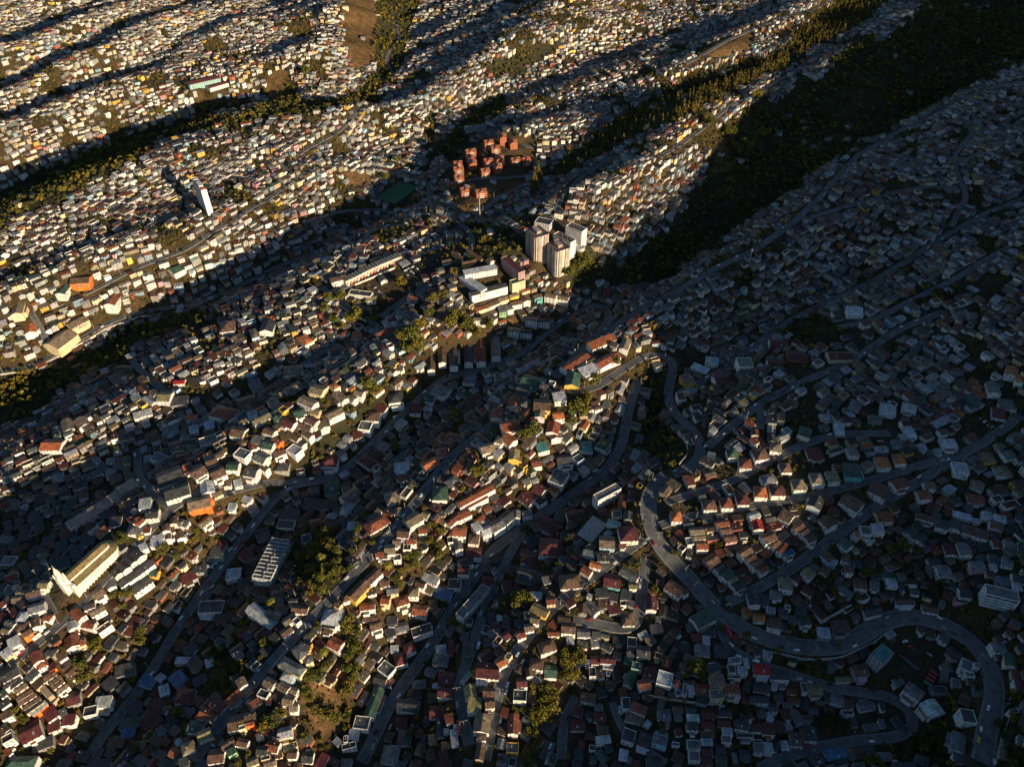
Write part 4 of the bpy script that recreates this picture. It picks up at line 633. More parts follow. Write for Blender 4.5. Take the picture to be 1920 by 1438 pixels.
# ------------------------------------------------------------ traced houses
def trace_rect(x1, y1, x2, y2, wpx, h):
    cx_, cy_ = (x1+x2)/2, (y1+y2)/2
    X, Y, Zc = bp([cx_], [cy_], h); X, Y, Zc = X[0], Y[0], Zc[0]
    ax, ay = bp_plane(x1, y1, Zc); bx, by = bp_plane(x2, y2, Zc)
    L = math.hypot(bx-ax, by-ay); rz = math.atan2(by-ay, bx-ax)
    nx_, ny_ = -math.sin(rz), math.cos(rz)
    p0 = project(X, Y, Zc); p1 = project(X + nx_, Y + ny_, Zc); vx, vy = p1[0]-p0[0], p1[1]-p0[1]
    ex, ey = x2-x1, y2-y1; el = math.hypot(ex, ey) or 1
    comp = abs(vx*ey - vy*ex)/el
    return float(X), float(Y), float(Zc), L, wpx/max(comp, .3), rz
def mk(x, y, L, W, rz, ty, rc, wc, st, traced, pit=None):
    h = House(); h.x, h.y, h.L, h.W, h.rz, h.ty, h.rc, h.wc, h.st, h.traced = x, y, L, W, rz, ty, rc, wc, st, traced
    if h.W > h.L and ty in 'gh' and h.W > 1.15*h.L: h.L, h.W = h.W, h.L; h.rz += math.pi/2
    h.h = H_ST[st] + random.uniform(-.2, .3); h.pit = pit or random.uniform(.3, .45)
    if ty == 'h': h.pit = random.uniform(.4, .55)
    g = ground(np.array([x + dx*math.cos(rz) - dy*math.sin(rz) for dx in (-L/2, 0, L/2) for dy in (-W/2, 0, W/2)]), np.array([y + dx*math.sin(rz) + dy*math.cos(rz) for dx in (-L/2, 0, L/2) for dy in (-W/2, 0, W/2)]))
    h.z = float(np.mean(g)) + 0.3; h.seed = random.randrange(1 << 30)
    return h
# big buildings first, so houses keep clear of them
RESERVED = []
def reserve(x, y, L, W, rz):
    q = mk(x, y, L, W, rz, 'f', 'g', 'w', 1, True); HG.setdefault(hcell(q), []).append(q); RESERVED.append(q)
BIGP = []
for b_ in BIG:
    X, Y, Zc, L, W, rz = trace_rect(b_[1], b_[2], b_[3], b_[4], b_[5], b_[6]); BIGP.append((X, Y, Zc - b_[6], L, W, rz)); reserve(X, Y, L + 2, W + 2, rz)
BRP = []
for px, py in BRICK:
    X, Y, Zc = bp([px], [py], 12.0); BRP.append((X[0], Y[0], Zc[0] - 12.0)); reserve(X[0], Y[0], 16, 13, .3)
CH = trace_rect(125, 1085, 200, 1025, 22, 9.0); reserve(CH[0], CH[1], CH[3] + 8, CH[4] + 3, CH[5])
ROWA = trace_rect(128, 984, 258, 905, 14, 10.0); reserve(ROWA[0], ROWA[1], ROWA[3], ROWA[4], ROWA[5])
ROWB = trace_rect(645, 519, 750, 479, 8, 7.0); reserve(ROWB[0], ROWB[1], ROWB[3], ROWB[4], ROWB[5])
PITCH_ = trace_rect(722, 377, 768, 345, 30, 0.3); reserve(PITCH_[0], PITCH_[1], PITCH_[3], PITCH_[4], PITCH_[5])
COURT = trace_rect(1095, 1010, 1125, 975, 32, 0.3); reserve(COURT[0], COURT[1], COURT[3], COURT[4], COURT[5])

def level(x, y, L, W, rz, z):
    """cut the slope level under a large building"""
    c, s_ = math.cos(rz), math.sin(rz); dx = MXX - x; dy = MYY - y; near = (np.abs(dx) < 60) & (np.abs(dy) < 60)
    a = np.abs(dx*c + dy*s_) - L/2; b = np.abs(-dx*s_ + dy*c) - W/2; d = np.maximum(a, b); k = np.where(near, np.clip(1 - (d - 2)/7, 0, 1), 0)
    return HF*(1-k) + z*k
for P in BIGP: HF = level(P[0], P[1], P[3], P[4], P[5], P[2])
for P in BRP: HF = level(P[0], P[1], 15, 12, .3, P[2])
for P, hh in ((PITCH_, .3), (COURT, .3), (CH, 9.0)): HF = level(P[0], P[1], P[3], P[4], P[5], P[2] - hh)
for r_ in RD: r_[2] = smooth1(ground(r_[1][:, 0], r_[1][:, 1]), 3)

# point in polygon, photo space, vectorised
def inpoly(poly, x, y):
    x = np.asarray(x); y = np.asarray(y); r = np.zeros(np.broadcast(x, y).shape, bool); n = len(poly)
    for k in range(n):
        x1, y1 = poly[k]; x2, y2 = poly[(k+1) % n]
        c = ((y1 > y) != (y2 > y)) & (x < (x2-x1)*(y-y1)/((y2-y1) or 1e-9) + x1); r ^= c
    return r
def coords(a0, a1, c0, c1, fine, coarse):
    return np.array(list(np.arange(a0, c0, coarse)) + list(np.arange(c0, c1, fine)) + list(np.arange(c1, a1 + 1, coarse)))
tx = coords(GX0, GX1, -1500, 1650, 5, 25); ty = coords(GY0, GY1, 100, 2400, 5, 25)
TX, TY = np.meshgrid(tx, ty); TZ = ground(TX, TY)
def wnoise(scale, seed, X, Y):
    r = np.random.default_rng(seed); a = r.uniform(0, 1, (int((GY1-GY0)/scale)+3, int((GX1-GX0)/scale)+3)); return bilin(a, X, Y, scale)
PXT, PYT = project(TX, TY, TZ)
base = np.array([.045, .041, .036]); C = np.broadcast_to(base, TX.shape + (3,)).copy()
v = wnoise(40, 5, TX, TY)[..., None]; C = C*(0.8 + 0.4*v) + np.array([.02, .008, .0])*v
ok = TY > 120
SLP = np.gradient(HF, GS); SLP = np.hypot(SLP[0], SLP[1])
def slope(x, y): return bilin(SLP, x, y, GS)
st_ = np.clip((slope(TX, TY) - .22)/.25, 0, 1)[..., None]; C = C*(1 - st_) + np.array([.07, .045, .024])*(.7 + .6*v)*st_
for kind, poly in ZONES:
    m_ = inpoly(poly, PXT, PYT) & ok
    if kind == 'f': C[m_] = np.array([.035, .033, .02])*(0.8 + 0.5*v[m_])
    if kind == 'b': C[m_] = np.array([.15, .085, .04])*(0.8 + 0.4*v[m_])
GV = (TX*ux + TY*uy)
me = None
def grid_obj(name, X, Y, Zz, C):
    ny_, nx_ = X.shape; A = Acc(); idx = np.arange(nx_*ny_).reshape(ny_, nx_)
    f = np.stack([idx[:-1,:-1], idx[:-1,1:], idx[1:,1:], idx[1:,:-1]], -1).reshape(-1, 4)
    A.add(np.stack([X, Y, Zz], -1).reshape(-1, 3), f, C.reshape(-1, 3)); return link(name, A.mesh(name, [M_GROUND], True))
tag(grid_obj('terrain', TX, TY, TZ, C), kind='structure')

# streets, pavements and kerbs
RSEG = []   # (x, y, dirx, diry, halfwidth) for house layout
ra = Acc(); pa = Acc(); la = Acc()
for ri, (wd, P, hz) in enumerate(RD):
    T = np.gradient(P, axis=0); T /= np.linalg.norm(T, axis=1)[:, None] + 1e-9; Nn = np.stack([-T[:, 1], T[:, 0]], 1)
    lift = 0.35 + 0.012*ri
    def strip(A, off, zo, col=(1,1,1)):
        rows = []
        for o_, z_ in zip(off, zo): rows.append(np.c_[P + Nn*o_, np.maximum(hz, ground(*(P + Nn*o_).T)) * 0 + hz + z_])
        V = np.stack(rows, 1).reshape(-1, 3); n, m = len(P), len(off); idx = np.arange(n*m).reshape(n, m)
        f = np.stack([idx[:-1,:-1], idx[:-1,1:], idx[1:,1:], idx[1:,:-1]], -1).reshape(-1, 4)[:, ::-1]; A.add(V, f, col)
    h = wd/2; strip(ra, [-h, 0, h], [lift, lift + .06, lift])
    sw = 1.1 if wd < 9 else 1.8
    for s in (-1, 1):
        o = [s*h, s*(h + .02), s*(h + sw), s*(h + sw + .4)]; z = [lift - .1, lift + .14, lift + .14, -1.5]
        if s < 0: o = o[::-1]; z = z[::-1]
        strip(pa, o, z)
    if wd >= 7:
        n = len(P)
        for k in range(0, n - 1, 2):
            p0, p1 = P[k], P[k+1]; nn = Nn[k]; zz = lift + .08
            for off, hw in ((0, .09),) if wd < 9.5 else ((0, .12), (-2.6, .08), (2.6, .08)):
                q = [p0 + nn*(off-hw), p1 + Nn[k+1]*(off-hw), p1 + Nn[k+1]*(off+hw), p0 + nn*(off+hw)]
                la.add([(q[0][0],q[0][1],hz[k]+zz),(q[1][0],q[1][1],hz[k+1]+zz),(q[2][0],q[2][1],hz[k+1]+zz),(q[3][0],q[3][1],hz[k]+zz)], [(0,1,2,3)])
    for k in range(len(P)): RSEG.append((P[k, 0], P[k, 1], T[k, 0], T[k, 1], h + sw))
RSEG = np.array(RSEG)
tag(link('road', ra.mesh('road', [M_ASPH])), kind='structure'); tag(link('pavement', pa.mesh('pavement', [M_PAVE])), kind='structure')
tag(link('road_markings', la.mesh('road_markings', [M_LINE])), kind='structure')
RGRID = {}
for k, s in enumerate(RSEG): RGRID.setdefault((int(s[0]//30), int(s[1]//30)), []).append(k)
def road_dist(x, y):
    """(distance beyond kerb, direction) of the nearest street within 60 m"""
    cx_, cy_ = int(x//30), int(y//30); best = (99, 0, 0)
    for i in (-1, 0, 1):
        for j in (-1, 0, 1):
            for k in RGRID.get((cx_+i, cy_+j), ()):
                s = RSEG[k]; d = math.hypot(x - s[0], y - s[1]) - s[4]
                if d < best[0]: best = (d, s[2], s[3])
    return best

dropped = 0
for D, sc in ((TR, 6.0), (TR3, 3.0), (TRX, 2.602)):
    for (ox, oy), txt in D.items():
        for it in txt.replace('\n', ';').split(';'):
            a = it.split()
            if len(a) != 6: continue
            x1, y1, x2, y2, wp = [float(q)/sc for q in a[:5]]; ty, rc, wc, st = a[5][0], a[5][1], a[5][2], int(a[5][3])
            X, Y, Zc, L, W, rz = trace_rect(x1+ox, y1+oy, x2+ox, y2+oy, wp, H_ST[st])
            L = min(L*1.04, 45); W = min(W*1.02, 28)
            if L < 3 or W < 2.5 or L > 60: dropped += 1; continue
            h = mk(X, Y, L, W, rz, ty, rc, wc, st, True)
            if not put_house(h, 0.0, True, 1): dropped += 1
NTR = len(HOUSES); print('traced', NTR, 'dropped', dropped)

# ------------------------------------------------------------ the rest of the city, row by row along streets and ridges
LW = [resample(p, 12.0) for p in LINES_W]
DSEG = []
for p in LW:
    T = np.gradient(p, axis=0); T /= np.linalg.norm(T, axis=1)[:, None] + 1e-9
    for k in range(len(p)): DSEG.append((p[k, 0], p[k, 1], T[k, 0], T[k, 1]))
DSEG = np.array(DSEG)
FZ = [p for k, p in ZONES if k in 'fbp']
def blocked(px, py):
    r = np.zeros(len(px), bool)
    for p in FZ: r |= inpoly(p, px, py)
    return r
ROOFS = 'gggggtttttbbbbbllllrrrmmkkkno'; WALLS = 'wwwwwwwwwwwwwwwccccccybbgggggggprwwww'
cand = []
gy_ = 200.0
while gy_ < 2330:
    gx_ = -1.0*gy_*0.75 - 260
    while gx_ < gy_*0.75 + 280:
        cand.append((gx_ + random.uniform(-2, 2), gy_ + random.uniform(-2, 2))); gx_ += 6.0 if gy_ < 1300 else 7.5
    gy_ += 6.0 if gy_ < 1300 else 7.5
cand = np.array(cand); cz = ground(cand[:, 0], cand[:, 1]); cpx, cpy = project(cand[:, 0], cand[:, 1], cz)
keep0 = rng.random(len(cpx)) < .008; keep = (cpx > -120) & (cpx < 2040) & (cpy > -90) & (cpy < 1520) & (~blocked(cpx, cpy) | (keep0 & (cpy < 700)))
cand = cand[keep]; cpx = cpx[keep]; cpy = cpy[keep]
order = list(range(len(cand)))
gapn = wnoise(27, 11, cand[:, 0], cand[:, 1])
def house_dir(x, y):
    d, tx_, ty_ = road_dist(x, y)
    if d < 26: return math.atan2(ty_, tx_), d
    k = np.argmin((DSEG[:, 0]-x)**2 + (DSEG[:, 1]-y)**2); return math.atan2(DSEG[k, 3], DSEG[k, 2]), d
rr = random.Random(99)
# visit in coarse stripes so that rows pack
order.sort(key=lambda i: (int(cand[i][1]//60), int(cand[i][0]//60), rr.random()))
for i in order:
    x, y = cand[i]; tz = cpy[i] > 955
    if gapn[i] > (0.78 if tz else 0.62 if cpy[i] < 620 or cpx[i] > 1200 else .76) and rr.random() < 0.9: continue
    rz, d = house_dir(x, y)
    if d < 1.0: continue
    # snap to the row grid along the local direction
    ca, sa = math.cos(rz), math.sin(rz); u = x*ca + y*sa; v_ = -x*sa + y*ca
    v2 = round(v_/7.7)*7.7; x, y = u*ca - v2*sa, u*sa + v2*ca
    rzj = rz + rr.gauss(0, .05) + (math.pi/2 if rr.random() < .3 else 0)
    L = rr.uniform(7.5, 12.5); W = rr.uniform(6.2, 8.4)
    if rr.random() < .10: L *= 1.6
    if tz: L *= .8; W *= .8
    st = rr.choice((1, 1, 1, 2, 2)) if not tz else rr.choice((1, 1, 2))
    rr_ty = rr.random(); ty = 'g' if rr_ty < .5 else 's' if rr_ty < .8 else 'f' if rr_ty < .92 else 'h'
    d2, _, _ = road_dist(x, y)
    if d2 < W/2 + (.9 if cpx[i] > 900 else .3): continue
    if tz: ty = rr.choice('ssg'); st = 1
    h = mk(x, y, L, W, rzj, ty, rr.choice(ROOFS) if not tz else rr.choice('kkgbmbgtr'), rr.choice(WALLS) if not tz else rr.choice('wggrcg'), st, False)
    h.h *= .8 if tz else rr.uniform(.78, 1.0)
    for sc_ in (1, .85, .72):
        h.L, h.W = L*sc_, W*sc_
        if put_house(h, 0.12): break
for i in order:
    x, y = cand[i]
    if slope(x, y) < .2: continue
    for q in range(4 if cand[i][1] < 1300 else 5):
        x2, y2 = x + rr.uniform(-3.5, 3.5), y + rr.uniform(-3.5, 3.5); rz, d = house_dir(x2, y2); L = rr.uniform(5.5, 9.5); W = rr.uniform(4.4, 6.0)
        if d < W*.5 + .6: continue
        h = mk(x2, y2, L, W, rz + rr.gauss(0, .06), rr.choice('gssf'), rr.choice(ROOFS), rr.choice(WALLS), rr.choice((1, 1, 2)), False); h.h *= .85
        if gapn[i] < .64 and put_house(h, 0.1): break
print('houses', len(HOUSES))
Hx = np.array([h.x for h in HOUSES]); Hy = np.array([h.y for h in HOUSES]); Hz = np.array([h.z + h.h for h in HOUSES])
hpx, hpy = project(Hx, Hy, Hz)
for h, a, b in zip(HOUSES, hpx, hpy):
    h.px, h.py = float(a), float(b); dist2 = h.x**2 + h.y**2 + (CAMZ - h.z)**2
    h.size = h.L*h.W*(abs(CAMZ-h.z)/math.sqrt(dist2))/dist2 if (8 < a < 1912 and 8 < b < 1430) else -1
IND = sorted(HOUSES, key=lambda h: -h.size)[:300]; INDS = set(map(id, IND))

# the sheds, extensions and far houses beyond the 300 nearest: one object
S = Acc()
def emit(A, h, r):
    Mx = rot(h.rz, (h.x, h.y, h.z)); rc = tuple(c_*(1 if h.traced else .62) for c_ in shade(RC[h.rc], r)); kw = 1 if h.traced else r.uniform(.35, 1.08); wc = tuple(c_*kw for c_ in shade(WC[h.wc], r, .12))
    v, f = wall_geo(h.ty, h.L, h.W, h.h, h.pit, -5); A.add(v, f, wc, 0, Mx)
    v, f = roof_geo(h.ty, h.L, h.W, h.h, h.pit); A.add(v, f, rc, 1, Mx)
    V = []; Fc = []
    for x, y, z, ang, side in window_spots(h.L, h.W, h.h, h.st, r):
        ca, sa = math.cos(ang), math.sin(ang); wv = r.choice((.5, .6, .8)); n = len(V); e = .05
        for du, dz in ((-wv, -.55), (wv, -.55), (wv, .55), (-wv, .55)): V.append((x + ca*e - sa*du, y + sa*e + ca*du, z + dz))
        Fc.append((n, n+1, n+2, n+3))
    if V: A.add(V, Fc, (.03, .04, .05), 2, Mx)
    # lean-to extension or roof clutter
    if r.random() < .5:
        q = r.uniform(1.6, 3.0); s = r.choice((-1, 1)); hh = min(h.h - .6, 2.6)
        v, f = box(-h.L/2*.6, s*(h.W/2 + q/2) - q/2, -4, h.L/2*r.uniform(0, .7), s*(h.W/2 + q/2) + q/2, hh); A.add(v, f[:1] + f[2:], wc, 0, Mx); A.add([v[k] for k in (4,5,6,7)], [(0,1,2,3)], shade(RC[r.choice('gltb')], r), 1, Mx)
    if r.random() < .3:
        a_ = r.uniform(-.3, .3)*h.L; v, f = box(a_, -.3, h.h, a_ + .6, .3, h.h + h.W/2*h.pit + .9); A.add(v, f, (.3, .2, .16), 0, Mx)
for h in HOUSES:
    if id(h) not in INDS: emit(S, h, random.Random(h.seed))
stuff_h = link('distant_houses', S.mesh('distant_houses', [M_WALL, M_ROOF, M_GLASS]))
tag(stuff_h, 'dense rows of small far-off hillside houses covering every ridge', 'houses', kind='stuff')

# ------------------------------------------------------------ labels: a place phrase for every photo position
PLACES = [(60,1290,'around the lit stairs, lower left'),(200,1360,'in the dark lower-left ravine'),(90,1090,'left of the white church'),(230,1110,'just below the white church'),
 (290,1000,'beyond the church nave'),(60,980,'in the shaded far-left hollow'),(420,1060,'along the shaded ravine street'),(520,1120,'below the tank-topped grey flats'),(420,1300,'left of the straight lower street'),
 (510,1380,'right of the straight lower street'),(560,1240,'around the big grey-roofed villa'),(680,1130,'at the sunlit lane bend'),(740,1000,'on the sunlit middle ridge'),(860,1010,'near the long pale terraces'),
 (720,1340,'in the shaded bottom-centre hollow'),(830,1240,'between the two bottom-centre streets'),(905,1340,'on the sunlit wedge between streets'),(970,1230,'beside the sunlit curving street'),
 (1040,1030,'around the grey sports court'),(1130,1120,'inside the triangle of streets'),(1110,1260,'below the triangle of streets'),(1100,1380,'in the dark bottom-middle gully'),(1220,1350,'around the bottom-right alley'),
 (1340,1280,'above the lit retaining wall'),(1380,1400,'in the shaded lower-right rows'),(1330,1000,'among the stepped lower-right terraces'),(1480,1000,'beside the dark diagonal road'),(1450,1130,"inside the avenue's first bend"),
 (1560,1080,'below the dark diagonal road'),(1700,1230,"inside the avenue's last loop"),(1780,1010,'on the dim far-right hillside'),(1880,1240,"outside the avenue's last loop"),(1700,1400,'in the lowest right corner'),
 (1440,890,'among the pyramid-roofed villas'),(1700,900,'where the diagonal roads meet'),(950,830,'on the upper central ridge'),(620,830,'beside the wooded bank'),(330,830,'on the left hillside'),(130,900,'on the shaded left slope'),
 (1500,740,'on the shaded right plateau'),(1080,720,'around the yellow corner house'),(1180,880,'by the wooded gully'),(560,620,'on the mid-left ridge'),(1300,620,'along the shaded crest street'),(750,680,'above the row of narrow terraces'),
 (250,450,'near the thin white tower'),(900,300,'round the brick housing estate'),(1100,450,'near the apartment towers'),(1600,400,'on the far right crest'),(1350,170,'on the far upper ridge'),(300,120,'on the top-left ridges'),
 (1450,230,'in the great dark ravine'),(1120,290,'in the conifer valley'),(250,270,'in the deep left ravine'),(1700,600,'on the upper right hillside'),(840,560,'round the walled school')]
PLC = np.array([(a, b) for a, b, _ in PLACES], float)
def place(px, py): return PLACES[int(np.argmin(((PLC - (px, py))**2).sum(1)))][2]
ORD = ['leftmost', 'second', 'third', 'fourth', 'fifth', 'sixth', 'seventh', 'eighth', 'ninth', 'tenth', 'eleventh', 'twelfth', 'thirteenth', 'fourteenth', 'fifteenth', 'sixteenth', 'seventeenth', 'eighteenth', 'nineteenth', 'twentieth']
def ordinal(k):
    if k < 20: return ORD[k]
    tens = {2: 'twenty', 3: 'thirty', 4: 'forty', 5: 'fifty'}[min(5, (k+1)//10)]; u = (k+1) % 10
    return tens + '-' + ['th', 'first', 'second', 'third', 'fourth', 'fifth', 'sixth', 'seventh', 'eighth', 'ninth'][u] if u else tens[:-1] + 'ieth'
def label_all(items):
    """items: (object, description, px, py); adds the place, and the rank from the left where look-alikes share both"""
    g = {}
    for o, d, px, py in items: g.setdefault((d, place(px, py)), []).append((px, py, o))
    for (d, pl), l in g.items():
        l.sort(key=lambda t: t[:2])
        for k, (px, py, o) in enumerate(l):
            o['label'] = f'{d} {pl}' if len(l) == 1 else (f'{d}, {ordinal(k)} from left {pl}' if k else f'{d}, leftmost {pl}')

# ------------------------------------------------------------ window part, shared
def window_mesh(w_, h_, name='window', frame=(.55, .54, .5)):
    A = Acc(); e = .04
    A.add(*box(0, -w_/2 - .08, -h_/2 - .08, e, w_/2 + .08, h_/2 + .08), frame, 0)
    A.add([(e + .01, -w_/2, -h_/2), (e + .01, -.03, -h_/2), (e + .01, -.03, h_/2), (e + .01, -w_/2, h_/2)], [(0,1,2,3)], (.03,.04,.05), 1)
    A.add([(e + .01, .03, -h_/2), (e + .01, w_/2, -h_/2), (e + .01, w_/2, h_/2), (e + .01, .03, h_/2)], [(0,1,2,3)], (.03,.04,.05), 1)
    return A.mesh(name, [M_WALL, M_GLASS])
WM = [window_mesh(1.1, 1.1), window_mesh(1.5, 1.2), window_mesh(.9, 1.0)]
A = Acc(); A.add(*box(0, -.5, 0, .06, .5, 2.05), (.2, .1, .06)); DOORM = A.mesh('door', [M_DOOR])
A = Acc(); A.add(*box(-.3, -.3, 0, .3, .3, 1.3), (.3, .16, .11)); A.add(*box(-.38, -.38, 1.3, .38, .38, 1.42), (.35, .33, .3)); CHIM = A.mesh('chimney', [M_WALL])
A = Acc(); A.add(*cyl(.6, 0, 1.1, 10), (.5, .52, .54)); A.add(*cyl(.6, 1.1, 1.35, 10, .15), (.5, .52, .54)); TANK = A.mesh('water_tank', [M_METAL], False)
def build_house(h):
    r = random.Random(h.seed); rc = shade(RC[h.rc], r); wc = shade(WC[h.wc], r, .1)
    root = link('house', None, None, (h.x, h.y, h.z), h.rz)
    A = Acc(); A.add(*wall_geo(h.ty, h.L, h.W, h.h, h.pit, -5), wc); wl = link('wall', A.mesh('wall', [M_WALL]), root)
    A = Acc(); v, f = roof_geo(h.ty, h.L, h.W, h.h, h.pit); A.add(v, f, rc)
    if h.ty in 'gh':     # ridge cap
        q = h.L/2 + .3 if h.ty == 'g' else max(.05, h.L/2 + .3 - h.W/2 - .45); zr = h.h + h.W/2*h.pit
        A.add(*box(-q, -.16, zr - .05, q, .16, zr + .09), tuple(c*.75 for c in rc))
    rf = link('roof', A.mesh('roof', [M_ROOF]), root)
    cv = (-h.x, -h.y); nwin = 0
    for x, y, z, ang, side in window_spots(h.L, h.W, h.h, h.st, r):
        wa = ang + h.rz
        if math.cos(wa)*cv[0] + math.sin(wa)*cv[1] < -.3*math.hypot(*cv): continue
        if nwin >= 10: break
        o = link('window', WM[r.choice((0, 0, 1, 2))], wl, (x, y, z), ang); nwin += 1
    s = r.choice((-1, 1)); link('door', DOORM, wl, (r.uniform(-.3, .3)*h.L, s*h.W/2, 0), s*math.pi/2)
    if h.ty in 'gh' and r.random() < .4 and h.L > 6:
        x = r.uniform(-.3, .3)*h.L; y = r.choice((-1, 1))*h.W*.2; link('chimney', CHIM, rf, (x, y, h.h + (h.W/2 - abs(y))*h.pit - .35))
    if h.ty == 'f' and r.random() < .6: link('water_tank', TANK, rf, (r.uniform(-.25, .25)*h.L, r.uniform(-.25, .25)*h.W, h.h + .02))
    if r.random() < .3 and h.L > 7:
        A = Acc(); x = r.uniform(-.25, .15)*h.L
        if h.ty == 'g':
            y0, y1 = h.W*.15, h.W*.33; z0, z1 = h.h + (h.W/2 - y0)*h.pit, h.h + (h.W/2 - y1)*h.pit
            v = [(x, -y1, z1 + .05), (x + 1.3, -y1, z1 + .05), (x + 1.3, -y0, z0 + .05), (x, -y0, z0 + .05)]; v2 = [(a, b, c - .12) for a, b, c in v]
            A.add(v + v2, [(0,1,2,3),(0,4,5,1),(1,5,6,2),(2,6,7,3),(3,7,4,0)], (.55, .6, .65)); link('skylight', A.mesh('skylight', [M_METAL]), rf)
    if r.random() < .45:      # lean-to room
        q = r.uniform(1.8, 3.2); s = r.choice((-1, 1)); hh = min(h.h - .7, 2.6); l0 = -h.L/2*r.uniform(.3, .95); l1 = h.L/2*r.uniform(.1, .9)
        y0, y1 = sorted((s*(h.W/2 + .003), s*(h.W/2 + q)))
        A = Acc(); v, f = box(l0, y0, -4, l1, y1, hh); A.add(v, f[:1] + f[2:], wc, 0)
        v, f = box(l0 - .15, y0 - (.25 if s < 0 else 0), hh, l1 + .15, y1 + (.25 if s > 0 else 0), hh + .14); A.add(v, f, shade(RC[r.choice('gltbk' if h.rc not in 'rm' else 'gtbr')], r), 1)
        link('lean_to_room', A.mesh('lean_to_room', [M_WALL, M_ROOF]), root)
    return root
items = []
for h in IND:
    o = build_house(h); tag(o, None, 'house', 'houses on the near hillsides')
    items.append((o, f"{RN[h.rc]} {TN[h.ty]} house, {WN[h.wc]} walls", h.px, h.py))
label_all(items)

# ------------------------------------------------------------ big buildings
def windows_on(par, L, W, hh, st, base=0.0, every=3.2, mesh=None, skip=None, cap=100, zs=None, both=True):
    """one window per bay and storey; past a hundred the rest is one part"""
    spots = []; fh = (hh - base)/st
    for ln, off, ang in ((L, W/2, -math.pi/2), (W, L/2, 0.0), (W, L/2, math.pi), (L, W/2, math.pi/2)):
        if skip and round(ang, 2) in skip: continue
        n = max(1, int(ln/every))
        for s_ in range(st):
            for k in range(n):
                u = (k + .5)/n*ln - ln/2; ca, sa = math.cos(ang), math.sin(ang); spots.append((off*ca - u*sa, off*sa + u*ca, base + (s_ + .55)*fh, ang))
    for x, y, z, ang in spots[:cap - (1 if len(spots) > cap else 0)]: link('window', mesh or WM[1], par, (x, y, z), ang)
    if len(spots) > cap:
        A = Acc()
        for x, y, z, ang in spots[cap - 1:]:
            M_ = rot(ang, (x, y, z)); A.add(*box(0, -.75, -.6, .05, .75, .6), (.55,.54,.5), 0, M_); A.add([(.06,-.65,-.5),(.06,.65,-.5),(.06,.65,.5),(.06,-.65,.5)], [(0,1,2,3)], (.03,.04,.05), 1, M_)
        tag(link('windows', A.mesh('windows', [M_WALL, M_GLASS]), par), kind='stuff')
def big(spec, P):
    name, _, _, _, _, _, hh, ty, rc, wc, st, label, cat = spec; X, Y, Z0, L, W, rz = P
    root = tag(link(name, None, None, (X, Y, Z0), rz), label, cat)
    A = Acc(); A.add(*wall_geo(ty, L, W, hh, .3, -8), wc); wl = link('wall', A.mesh('wall', [M_WALL]), root)
    A = Acc(); A.add(*roof_geo(ty, L, W, hh, .3), RC[rc]); rf = link('roof', A.mesh('roof', [M_ROOF]), root)
    return root, wl, rf, L, W, hh, st, P
def slab(par, x0, y0, x1, y1, z, name, col=(.6,.6,.58), th=.2, rail=1.0):
    A = Acc(); A.add(*box(x0, y0, z, x1, y1, z + th), col); A.add(*box(x0, y0, z + th, x1, y0 + .08 if y1 > y0 else y0 - .08, z + th + rail), col); return link(name, A.mesh(name, [M_WALL]), par)
